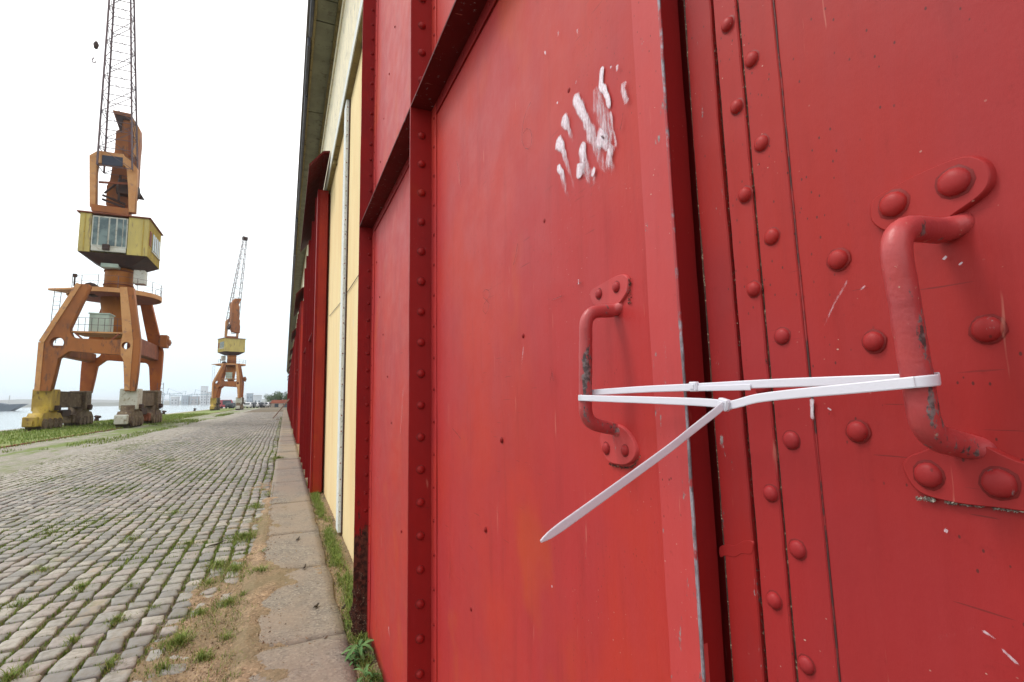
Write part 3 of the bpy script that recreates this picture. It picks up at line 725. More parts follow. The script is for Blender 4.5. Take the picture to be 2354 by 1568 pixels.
bm = bmesh.new()
for i in range(420):
    t = rn.random(); px_ = 1400+t*72; py_ = 1066+8*sin(pi*t)-max(0, t-.75)*70+rn.uniform(-2, 3)
    if i % 3 == 0: px_, py_ = 1446+rn.uniform(-3, 5), 640+rn.random()*60
    P = onx(px_, py_, DX-.003); r = rn.uniform(.0005, .0018)
    vs = [bm.verts.new(P+Vector((rn.uniform(-r, r), rn.uniform(-r, r), rn.uniform(-r, r)))) for _ in range(4)]
    for q in ((0, 1, 2), (0, 3, 1), (1, 3, 2), (2, 3, 0)): bm.faces.new([vs[w_] for w_ in q])
obj('rust_flakes', bm, M['crack'], h1, kind='stuff')

# white paint smears and drips on the sheet
def ribbon(bm, lay, pts, wid, fade, x):
    P = [onx((2000+a/2.6133)/1.6313, (200+b/2.6133)/1.6313, x) for a, b in pts]; L0 = []
    # resample
    Q = []; 
    for i in range(len(P)-1):
        for k in range(6): Q.append((P[i].lerp(P[i+1], k/6), i+k/6))
    Q.append((P[-1], len(P)-1)); n_ = len(Q)
    for i, (p, t) in enumerate(Q):
        tt = i/(n_-1); T = (Q[min(i+1, n_-1)][0]-Q[max(i-1, 0)][0]).normalized(); Nn = Vector((0, -T.z, T.y))
        wv = (wid[0]+(wid[1]-wid[0])*tt)*.00034*(.85+.5*noise.noise(p*45)); endt = min(1, tt/.08)**.5*min(1, (1-tt)/.12)**.5
        f = fade[0]+(fade[1]-fade[0])*tt
        off = .0012*noise.noise(p*60+Vector((3, 0, 0)))
        row_ = []
        for s_, fq in ((-1, .15), (-.6, .85), (0, 1), (.6, .85), (1, .15)):
            v = bm.verts.new(p+Nn*(wv*s_*(endt*.9+.1)+off)); v[lay] = f*fq*(.4+.6*endt); row_.append(v)
        L0.append(row_)
    for a, b in zip(L0[:-1], L0[1:]):
        for k in range(4): bm.faces.new((a[k], a[k+1], b[k+1], b[k]))
SM = [([(675,125),(668,200),(660,320),(690,350),(725,430),(752,545)], (34,30), (1,.95)), ([(750,560),(768,690),(800,850),(815,920)], (18,14), (.7,.4)),
      ([(395,415),(440,500),(500,620),(550,740),(590,860),(640,980),(725,1190)], (50,60), (1,.3)), ([(285,620),(330,700),(370,800),(400,890)], (52,30), (1,.1)),
      ([(225,850),(280,915),(310,1010),(350,1140),(430,1410)], (56,14), (1,.15)), ([(235,1100),(278,1170),(305,1290),(350,1470)], (44,24), (1,.12)),
      ([(478,865),(483,960),(490,1060),(525,1150),(575,1235),(650,1350)], (44,60), (1,.1)), ([(460,1070),(450,1140),(452,1230)], (56,44), (.85,.8)),
      ([(690,750),(655,830),(720,900),(790,985)], (60,56), (.95,.55)), ([(735,915),(738,1060),(785,1190)], (26,40), (.9,.15)),
      ([(600,330),(625,460),(670,600),(715,740),(770,900)], (50,70), (.42,.5)), ([(890,270),(880,350),(900,430),(915,500)], (34,30), (.6,.55)),
      ([(570,1160),(600,1175)], (40,34), (.8,.8)), ([(820,110),(822,180)], (14,10), (.7,.5)), ([(765,120),(760,150)], (14,10), (.7,.5)), ([(420,265),(418,300)], (10,8), (.6,.5)), ([(230,480),(240,492)], (14,10), (.7,.6)),
      ([(430,-250),(440,-150)], (14,6), (.5,.2)), ([(245,-220),(240,-150)], (12,8), (.4,.2)), ([(110,-20),(125,10)], (18,14), (.8,.5))]
def vc(a, b): return ((a*1.6313-2000)*2.6133, (b*1.6313-200)*2.6133)
SM += [([vc(927,885), vc(924,950), vc(918,1015)], (36, 40), (.30,.22)), ([vc(906,960), vc(898,1020)], (20, 16), (.22,.15)), ([vc(893,1438), vc(895,1465)], (24, 16), (.7,.5)), ([vc(1204,790), vc(1198,850)], (8, 4), (.6,.35)), ([vc(1268,1345), vc(1269,1352)], (10, 8), (.7,.6)), ([vc(1330,640), vc(1330,655)], (8, 8), (.4,.4))]
bm = bmesh.new(); lay = bm.verts.layers.float.new('fade')
for i_, (pts, wid, fade) in enumerate(SM): ribbon(bm, lay, pts, wid, fade, DX-.0058-.00012*i_)
obj('paint_smear', bm, M['smear'], door, kind='stuff', label='smears and drips of white paint')
bm = bmesh.new(); lay = bm.verts.layers.float.new('fade')
for i_, (pts, wid, fade) in enumerate([([vc(1950,640), vc(1922,690), vc(1895,748)], (7, 4), (.42,.3)), ([vc(1866,915), vc(1868,940), vc(1869,966)], (14, 8), (.8,.6)), ([vc(1902,938), vc(1912,943)], (7, 7), (.7,.6)), ([vc(2170,1217), vc(2180,1222)], (9, 7), (.7,.5)), ([vc(2130,1475), vc(2260,1440)], (10, 4), (.2,.1)), ([vc(2256,1450), vc(2290,1472)], (7, 4), (.6,.3)), ([vc(2300,1490), vc(2345,1530)], (6, 6), (.5,.4)), ([vc(1990,655), vc(1975,668)], (4, 4), (.5,.3)), ([vc(2170,590), vc(2176,594)], (10, 9), (.8,.7)), ([vc(2207,604), vc(2211,607)], (9, 9), (.8,.7))]):
    ribbon(bm, lay, pts, wid, fade, DX*0+.565-.0032-.0001*i_)
SMEAR2 = bm
# scratched marks, the faint hand drawn 6 among them
def line(bm, P, wd, x):
    Q = [onx(a, b, x) for a, b in P]; R_ = []
    for i, p in enumerate(Q):
        T = (Q[min(i+1, len(Q)-1)]-Q[max(i-1, 0)]).normalized(); Nn = Vector((0, -T.z, T.y))*wd/2
        R_.append((bm.verts.new(p+Nn), bm.verts.new(p-Nn)))
    for a, b in zip(R_[:-1], R_[1:]): bm.faces.new((a[0], a[1], b[1], b[0]))
bm = bmesh.new()
line(bm, [(1220,235),(1210,255),(1203,280),(1200,305),(1200,325),(1206,340),(1214,343),(1221,334),(1223,315),(1219,298),(1210,296),(1203,306)], .0020, DX-.0057)
line(bm, [(1124,668),(1116,665),(1110,672),(1111,684),(1118,690),(1124,697),(1122,712),(1116,722),(1110,714),(1112,700),(1119,690),(1125,680),(1124,668)], .0018, DX-.0059)
for (a, b, c_, d) in [(1268,690,1292,680),(1266,845,1272,875),(1268,855,1264,880),(1040,985,1060,1010),(1035,1290,1033,1330),(1180,610,1190,560),(1425,300,1432,260),(1325,652,1336,650),(1050,370,1060,430)]:
    line(bm, [(a, b), ((a+c_)/2+1, (b+d)/2), (c_, d)], .0022, DX-.0061)
obj('scratch', bm, M['scratch'], door, kind='stuff')

# ================================================================== right leaf (with the big handle)
D2 = .565
g = G('seam_grime', .7); k = g.mix(g.step(g.noise(26, 6, .75, g.vec((1, 1, .5))), .42, .56), (.27, .016, .016), (.05, .014, .012))
k = g.mix(g.step(g.noise(80, 4, .7), .68, .74, 0, .8), k, (.40, .28, .22)); g.col(k); M['seam'] = g.m
door2 = empty('sliding_door', (0, 0, 0), 'red riveted steel door closest to the viewer, with the big chipped handle at the right', 'sliding door')
sheet(D2, -2.4, .4600, 0, TOP, M['red2'], 'panel', door2, .003, ny=60, seed=5)
def edge_noise_strip(name, x0, x1, y0, y1, mat, seed, amp=.0014, c=.0016): return obj(name, strip(csec(x0, x1, y0, y1, c), 0, TOP, .012, amp, seed, .020), M[mat], door2)
edge_noise_strip('cover_strip', D2-.0022, D2+.001, .4110, .4615, 'red2', 11, .0007, .0012)
obj('jamb', Bx(D2+.018, D2+.03, .53, .64, 0, TOP), M['reddark'], door2)
edge_noise_strip('seam', D2-.0006, D2+.001, .4088, .4109, 'seam', 19, .0007, .0002)
edge_noise_strip('angle_flange', D2-.0045, D2+.004, .4640, .5030, 'red2', 12, .0009)
edge_noise_strip('edge_bar', D2-.0060, D2+.004, .5078, .5575, 'redbar', 13, .0012)
obj('worn_edge', strip([(D2-.0064, .5580), (D2-.0055, .5556), (D2-.002, .5600), (D2+.002, .5605), (D2+.002, .558)], 0, TOP, .012, .0008, 14, .020), M['crack'], door2)
obj('crack', strip([(D2-.0004, .4575), (D2-.0004, .4700), (D2+.0035, .4700), (D2+.0035, .4575)], 0, TOP, .05, 0, 1, .020), M['crack'], door2)
obj('crack', strip([(D2+.0018, .5000), (D2+.0018, .5110), (D2+.0035, .5110), (D2+.0035, .5000)], 0, TOP, .05, 0, 1, .020), M['crack'], door2)
obj('edge_return', strip([(D2+.0045, .5520), (D2+.0045, .5575), (D2+.05, .5575), (D2+.05, .5520)], 0, TOP, .05, 0, 1, .020), M['reddark'], door2)
# rusty crumbs sitting in the cracks
bm = bmesh.new()
for i in range(1500):
    z = rn.uniform(.7, 2.3); 
    if noise.noise(Vector((z*5, 0, 0))) < -.1 and i % 3: continue
    y = (.4628 if i % 4 == 0 else .5052)+rn.uniform(-.0022, .0022)+.016*math.tanh((z-1.55)/.8); r = rn.uniform(.0004, .0013); x = D2-.0005-rn.random()*.004
    vs = [bm.verts.new((x+rn.uniform(-r, r), y+rn.uniform(-r, r), z+rn.uniform(-r, r)*1.8)) for _ in range(4)]
    for q in ((0, 1, 2), (0, 3, 1), (1, 3, 2), (2, 3, 0)): bm.faces.new([vs[w_] for w_ in q])
obj('rust_flakes', bm, M['crack'], door2, kind='stuff')
for (px_, py_, r) in [(1676,57,.0105),(1697,246,.0105),(1716,448,.0105),(1736,665,.0105),(1756,890,.0105),(1775,1134,.0105),(1783,1380,.0105),(1660,-130,.0105)]:
    rivet(door2, onx(px_-2, py_, D2-.0045), r, 'x', 'red2', h=1.15)
for (px_, py_) in [(1730,137),(1752,330),(1776,544),(1800,773),(1821,1012),(1835,1263),(1855,1528),(1712,-60)]:
    rivet(door2, onx(px_-1, py_, D2-.002), .0103, 'x', 'red2')
for (px_, py_, k_) in [(1927,597,'red2'),(2009,785,'redworn'),(1972,992,'red2'),(2270,757,'redworn')]:
    rivet(door2, onx(px_, py_, D2-.0005), .0112, 'x', k_, h=1.05)
plate('weld_patch', [(1655,1258),(1672,1252),(1690,1254),(1712,1243),(1730,1245),(1731,1260),(1727,1273),(1706,1272),(1690,1280),(1668,1277),(1656,1280)], D2-.0056, .0008, M['redbar'], door2)
h2 = obj('handle', bmesh.new(), None, door2, label='thick round bar handle with chipped grey patches')
P2t = onx(2166, 537, D2); P2b = onx(2212, 1022, D2)
G2t = ony(2050, 522, P2t.y); G2b = ony(2130, 1002, P2b.y)
g2x = G2b.x+(G2t.x-G2b.x)*.28
handle_bar(h2, Vector((D2-.008, P2t.y-.004, P2t.z)), G2t, G2b, Vector((D2-.008, P2b.y-.004, P2b.z)), .0118, (Vector((.015, -.014, .006)), Vector((.015, -.014, -.005))))
plate('handle_plate', [(2008,500),(2014,462),(2060,432),(2150,388),(2225,362),(2270,372),(2286,408),(2268,446),(2205,492),(2150,528),(2060,535),(2022,522)], D2, .0065, M['red2'], h2)
plate('handle_plate', [(2084,1080),(2092,1052),(2130,1036),(2190,1010),(2235,1000),(2285,1030),(2345,1058),(2430,1085),(2455,1140),(2410,1176),(2300,1166),(2200,1154),(2120,1130)], D2, .0065, M['red2'], h2)
for (px_, py_, r, k_) in [(2056,474,.0128,'red2'),(2196,423,.0130,'red2'),(2137,1096,.0122,'red2'),(2300,1115,.0130,'redworn')]:
    rivet(h2, onx(px_-2, py_-4, D2-.0065), r, 'x', k_, h=.95)
bm = bmesh.new()          # crumbling sealant under the lower plate
for i in range(900):
    t = rn.random(); px_ = 2105+t*330; py_ = 1143+t*38+rn.uniform(-3, 6)
    if noise.noise(Vector((t*9, 0, 0))) < -.25: continue
    P = onx(px_, py_, D2-.0035); r = rn.uniform(.0005, .0019)*(1.6 if rn.random() < .08 else 1)
    vs = [bm.verts.new(P+Vector((rn.uniform(-r, r), rn.uniform(-r, r), rn.uniform(-r, r)))) for _ in range(4)]
    for q in ((0, 1, 2), (0, 3, 1), (1, 3, 2), (2, 3, 0)): bm.faces.new([vs[w_] for w_ in q])
M['grit'] = simple('pale_grit', (.42, .38, .32), (.10, .07, .06), 300, .9)
obj('old_sealant', bm, M['grit'], h2, kind='stuff')
obj('paint_chips', SMEAR2, M['smear'], door2, kind='stuff')

# dark space behind the gap between the leaves
# ================================================================== cable ties
def strap(path, wd, th, mat, par, name, wids=None):
    """flat band along a path; width stays upright"""
    bm = bmesh.new(); R_ = []; N = len(path)
    for i, p in enumerate(path):
        T = (path[min(i+1, N-1)]-path[max(i-1, 0)]).normalized(); Wd = Vector((0, 0, 1)); Wd = (Wd-T*Wd.dot(T)).normalized(); Nn = T.cross(Wd)
        ww = (wids[i] if wids else wd)/2; c = min(ww*.3, .0010)
        sec = [(-ww, -th*.2), (-ww+c, -th/2), (-ww+c*1.6, -th/2), (ww-c*1.6, -th/2), (ww-c, -th/2), (ww, -th*.2), (ww, th*.2), (ww-c, th/2), (-ww+c, th/2), (-ww, th*.2)]
        R_.append([bm.verts.new(p+Wd*a+Nn*b) for a, b in sec])
    for a, b in zip(R_[:-1], R_[1:]):
        for k in range(10): bm.faces.new((a[k], a[(k+1) % 10], b[(k+1) % 10], b[k]))
    bm.faces.new(R_[0][::-1]); bm.faces.new(R_[-1])
    bmesh.ops.recalc_face_normals(bm, faces=bm.faces)
    return obj(name, bm, mat, par)
def smoothpath(P, n=10):
    P = [Vector(p) for p in P]; o_ = []
    for i in range(len(P)-1):
        p0, p1, p2, p3 = P[max(i-1, 0)], P[i], P[i+1], P[min(i+2, len(P)-1)]
        for k in range(n):
            t = k/n; o_.append(.5*((2*p1)+(p2-p0)*t+(2*p0-5*p1+4*p2-p3)*t*t+(3*p1-p0-3*p2+p3)*t**3))
    o_.append(P[-1]); return o_
WT = .0098
r1, r2 = .0112+.0012, .0118+.0034
c1 = Vector((G1t.x, G1t.y, 0)); c2 = Vector((g2x, G2t.y*.28+G2b.y*.72, 0))
z1f = onx(1340, 915, c1.x-r1).z; z1b = ony(1372, 902, c1.y-.004).z
z2f = onx(2120, 879, c2.x-r2).z; z2b = onx(2062, 872, c2.x+.008).z
d12 = (c2-c1).normalized(); n12 = Vector((-d12.y, d12.x, 0))
if n12.x > 0: n12 = -n12            # towards the viewer's side
def at12(base, off, rr, zz): return Vector((base.x, base.y, zz))+d12*off+n12*rr
def onpath(px_, py_, A, B_):
    """point of the upright plane through A,B_ seen at a pixel"""
    d = ray(px_, py_); nn = (B_-A).cross(Vector((0, 0, 1))).normalized(); t = (A-CAMP).dot(nn)/d.dot(nn); return CAMP+d*t
# front tie: round the front of both bars, long free tail
F1 = at12(c1, 0, r1, z1f); F2 = at12(c2, 0, r2, z2f)
hd = onpath(1667, 930, F1, F2)
tieF = empty('cable_tie', hd, 'lower white plastic cable tie with a long loose tail hanging down to the left', 'cable tie', 'white cable ties lashing the two handles')
tieB = empty('cable_tie', (0, 0, 0), 'upper white plastic cable tie with a short cut end, closer to the doors', 'cable tie', 'white cable ties lashing the two handles')
def loc(o, pts): return [p-o.location for p in pts]
left = [at12(c1, -r1*cos(a), r1*sin(a), z1b+(z1f-z1b)*(sin(a)+1)/2) for a in [(-70+i*16)*pi/180 for i in range(11)]]
pathF = smoothpath(left[3:]+[onpath(1480, 919.5, F1, F2), onpath(1600, 924, F1, F2), onpath(1655, 928, F1, F2), onpath(1685, 930, F1, F2), onpath(1740, 916, F1, F2), onpath(1830, 905, F1, F2), onpath(1960, 893, F1, F2)]+
                   [at12(c2, r2*sin(a), r2*cos(a), z2f+(z2b-z2f)*a/pi) for a in [i*16*pi/180 for i in range(0, 8)]], 6)
strap(loc(tieF, pathF), WT, .0017, M['nylon'], tieF, 'strap')
zt = (hd-CAMP).dot(FW)
tail = smoothpath([dep(1684, 934, zt-.002), dep(1668, 930, zt-.004), dep(1640, 951, zt-.011), dep(1590, 990, zt-.022), dep(1540, 1030, zt-.040), dep(1450, 1096, zt-.068), dep(1350, 1168, zt-.098), dep(1243, 1245, zt-.125)], 8)
nT = len(tail)
strap(loc(tieF, tail), WT*.95, .0015, M['nylon'], tieF, 'tail', [WT*.93*(1 if i < nT-5 else (1, .92, .8, .55, .28)[i-(nT-5)]) for i in range(nT)])
def head(par, P, d, s=1.0, tilt=0):
    bm = bmesh.new(); box(bm, -.0068*s, .0068*s, -.0042*s, .0042*s, -.0070*s, .0070*s, 0, .0014); box(bm, .0060*s, .0078*s, -.003*s, .0032*s, -.0050*s, .0050*s, 0, .0006)
    box(bm, -.0040*s, .0034*s, -.0052*s, -.0040*s, -.0035*s, .0035*s, 0, .0005)
    R_ = Matrix.Rotation(atan2(d.y, d.x), 4, 'Z') @ Matrix.Rotation(tilt, 4, 'Y')
    bmesh.ops.transform(bm, matrix=Matrix.Translation(P-par.location) @ R_, verts=bm.verts)
    return obj('head', bm, M['nylon'], par)
head(tieF, hd+n12*.002, d12, 1.0, .25)
B1 = at12(c1, 0, -r1, z1b); B2 = at12(c2, 0, -r2, z2b)
hb = onpath(1597, 889, B1, B2)
pathB = smoothpath([at12(c1, -r1*.9, -r1*.5, z1b-.001), at12(c1, 0, -r1, z1b), onpath(1480, 895, B1, B2), onpath(1597, 890, B1, B2), onpath(1760, 882, B1, B2), onpath(1900, 877, B1, B2), at12(c2, -.01, -r2, z2b), at12(c2, r2*.8, -r2*.7, z2b)], 6)
strap(pathB, WT, .0017, M['nylon'], tieB, 'strap')
head(tieB, hb+n12*.0012, d12, .93)
p0, p1 = onpath(1600, 893, B1, B2)+n12*.0022, onpath(1728, 890, B1, B2)+n12*.0022
strap([p0, p0.lerp(p1, .5), p1], WT*.75, .0012, M['nylon'], tieB, 'cut_end')

# ================================================================== warehouse
wh = empty('warehouse', (0, 0, 0), 'long cream riverside warehouse with olive eaves and red door hoods', 'warehouse')
LEN = 104
YW = .64
obj('wall', Bx(YW, YW+.3, 3.61, LEN, -.06, 5.24), M['yellow'], wh)
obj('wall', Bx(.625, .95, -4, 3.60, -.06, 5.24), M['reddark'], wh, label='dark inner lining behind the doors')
# upper band and its ledge
bm = Bx(.567, .96, -4, LEN, 5.24, 6.97); obj('upper_wall', bm, M['cornice'], wh)
obj('ledge', Bx(.575, .64, -4, LEN, 5.215, 5.238), M['olive'], wh)
obj('ledge_edge', Bx(.560, .5725, -4, LEN, 5.225, 5.36), M['whitetrim'], wh)
yy = 4.1
while yy < 30:
    obj('ledge_bracket', Bx(.578, .638, yy, yy+.09, 5.15, 5.213), M['olive'], wh); yy += 3.9
obj('wall_moulding', Bx(.545, .566, -4, LEN, 6.66, 6.80), M['cornice'], wh)
# pipe on the cream wall with the dark gap beside it
Pp = onx(795, 800, YW)
bm = bmesh.new(); box(bm, YW-.052, YW-.001, Pp.y-.02, Pp.y+.22, 0.02, 5.21, 0, .004); obj('wall_trim', bm, M['whitetrim'], wh)
obj('wall_gap', Bx(YW-.018, YW+.004, Pp.y-.034, Pp.y-.0205, 0.0, 5.21), M['crack'], wh)
bm = bmesh.new()
a_ = onx(826, 630, YW-.01); b_ = onx(757, 727, YW-.01)
tube(bm, [a_, a_.lerp(b_, .5)+Vector((0, 0, -.03)), b_], .004, 6); tag(obj('wire', bm, M['gutter']), 'thin slack grey wire running slantwise across the cream wall', 'wire')
for i in range(28):
    z = .25+i*.18; rivet(wh, (YW-.034, Pp.y-.021, z), .006, 'y', 'reddark', 'nail')
# eaves
EZ = 6.97
ys = [-4]+[2.4, 4.6, 6.9, 7.35, 9.9, 12.6]
while ys[-1] < LEN: ys.append(ys[-1]+2.4)
for i in range(len(ys)-1):
    obj('soffit_board', Bx(.255, .510, ys[i]+.012, ys[i+1]-.012, EZ, EZ+.015), M['soffit'], wh)
obj('soffit_backing', Bx(.20, .57, -4, LEN, EZ+.022, EZ+.03), M['olive'], wh)
obj('eaves_beam', Bx(.513, .566, -4, LEN, EZ-.05, EZ+.02), M['olive'], wh)
obj('eaves_beam', Bx(.218, .252, -4, LEN, EZ-.03, EZ+.02), M['olive'], wh)
y = -4; i = 0
for (a, b, dx) in [(-4, 7.7, 0), (7.9, 9.3, -.012), (9.34, 15.3, 0.0), (16.4, 20.2, -.015), (20.3, 34, .01), (35, 60, -.01), (60.5, LEN, 0)]:
    bm = bmesh.new(); box(bm, .165+dx, .214+dx, a, b, EZ-.05, EZ+.10, 0, .01); obj('gutter', bm, M['gutter'], wh)
bm = bmesh.new(); V = [bm.verts.new(p) for p in ((.13, -4, EZ+.12), (.13, LEN, EZ+.12), (9, LEN, EZ+3.0), (9, -4, EZ+3.0), (.13, -4, EZ+.15), (.13, LEN, EZ+.15), (9, LEN, EZ+3.05), (9, -4, EZ+3.05))]
for q in ((0, 1, 2, 3), (7, 6, 5, 4), (0, 4, 5, 1), (1, 5, 6, 2), (2, 6, 7, 3), (3, 7, 4, 0)): bm.faces.new([V[k] for k in q])
obj('roof', bm, M['rustsheet'], wh)
obj('gable_wall', Bx(.96, 18, LEN-.3, LEN, -.06, 7.4), M['yellow'], wh)
# bays: hood, jamb columns and a pair of leaves each
def hood(y0, y1):
    bm = bmesh.new(); a, b = y0, y1
    pr = [(.245, 5.24), (.245, 5.28), (.455, 5.54), (.556, 5.56), (.556, 5.53), (.46, 5.505)]
    A = [bm.verts.new((x, a, z)) for x, z in pr]; B_ = [bm.verts.new((x, b, z)) for x, z in pr]
    for k in range(6): bm.faces.new((A[k], A[(k+1) % 6], B_[(k+1) % 6], B_[k]))
    bm.faces.new(A[::-1]); bm.faces.new(B_); bmesh.ops.recalc_face_normals(bm, faces=bm.faces)
    return obj('door_hood', bm, M['redunder'], wh)
leafmesh = {}
def leaf_parts(bm_len):
    d = {}
    d['panel'] = Bx(.07, .11, 0, bm_len, .02, 5.18); 
    bmx = bmesh.new(); box(bmx, -.02, .07, 0, .012, .02, 5.18); box(bmx, -.02, .07, bm_len*.5, bm_len*.5+.012, .02, 5.18); box(bmx, -.02, .07, bm_len-.012, bm_len, .02, 5.18); d['stiffener'] = bmx
    d['cross_rail'] = Bx(-.02, .07, .013, bm_len*.5-.002, 2.7, 2.712)
    me = {}
    for k, b_ in d.items():
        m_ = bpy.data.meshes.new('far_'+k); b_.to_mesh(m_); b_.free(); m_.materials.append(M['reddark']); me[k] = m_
    return me
LP = leaf_parts(2.7)
for n_ in range(9):
    yb = 9.25+n_*10.9
    if yb+5.6 > LEN: break
    hood(yb-.80, yb+4.4)
    # jamb column facing back along the wall
    colx = bmesh.new(); box(colx, .455, .60, yb, yb+.03, 0, 5.20, 0, .004); box(colx, .600, .632, yb+.15, yb+.3, 0, 5.20)
    cobj = obj('jamb_column', colx, M['redorange' if n_ == 0 else 'red'], wh)
    obj('jamb_flange', Bx(.425, .4535, yb-.004, yb+.26, 0, 5.20), M['reddark'], wh)
    if n_ == 0:
        for k in range(46): rivet(wh, (.57, yb, .1+k*.115), .006, 'y', 'reddark')
    for h_ in (0, 1):
        nm = ('nearest', 'second', 'third', 'fourth', 'fifth', 'sixth', 'seventh', 'eighth', 'ninth')[n_]
        t = empty('sliding_door', (.42-.008*h_, yb+.35+h_*2.74, 0), f'{"nearer" if h_ == 0 else "farther"} red leaf of the {nm} closed doorway beyond the cream wall', 'sliding door', 'red sliding doors further along the warehouse')
        for k, m_ in LP.items():
            o = bpy.data.objects.new(k, m_); COL.objects.link(o); o.parent = t
# broken dirty foot of the first columns
for k in range(5):
    bm = bmesh.new(); yb = 9.55+k*10.9; a = rn.uniform(.38, .44)
# ================================================================== cranes
M['corange'] = simple('crane_orange', (.31, .105, .024), (.20, .065, .018), .9, .7, .3, .01, st=(1, 1, .4), c=(.11, .05, .03))
M['cdeepo'] = simple('crane_deep_orange', (.36, .10, .014), (.26, .065, .012), 1.1, .7, .3, .01, st=(1, 1, .5), c=(.20, .05, .02))
M['cocol'] = simple('crane_ochre_column', (.38, .135, .022), (.30, .11, .02), 1.1, .7, .3, .01, st=(1, 1, .3), c=(.24, .08, .02))
M['ctan'] = simple('crane_faded_tan', (.50, .26, .105), (.42, .19, .07), 1.2, .75, .3, .01, c=(.30, .16, .10))
M['crust'] = simple('crane_rust', (.20, .055, .022), (.14, .04, .02), 1.5, .8, .3, .01, c=(.28, .10, .05))
M['cdeep'] = simple('crane_dark', (.035, .02, .018), (.06, .03, .02), 2, .8)
M['cyellow'] = simple('crane_yellow', (.44, .31, .045), (.30, .20, .045), 1.8, .7, .4, .02, st=(1, 1, .5), c=(.12, .07, .03))
M['cyellow2'] = simple('cabin_yellow', (.48, .38, .11), (.38, .30, .10), 1.2, .65, .3, .01, st=(1, 1, .25), c=(.22, .16, .08))
M['cwhite'] = simple('crane_faded_white', (.50, .50, .44), (.42, .40, .33), 2, .7, .3, .01, c=(.22, .17, .10))
M['cgreen'] = simple('pale_green_box', (.42, .50, .42), (.34, .42, .36), 2, .7, .2, .01)
M['cblue'] = simple('dark_blue_panel', (.022, .028, .05), (.03, .035, .05), 2, .6)
g = G('cabin_glass', .15, spec=.6); g.col(g.mix(g.step(g.noise(1.4, 3), .4, .6), (.03, .06, .065), (.12, .17, .16))); M['glass'] = g.m
M['steel'] = simple('crane_lattice', (.13, .085, .085), (.08, .06, .07), 2, .7)
M['bogieg'] = simple('bogie_grey', (.15, .11, .065), (.075, .045, .028), 2.2, .85, .5, .03, c=(.26, .21, .14))

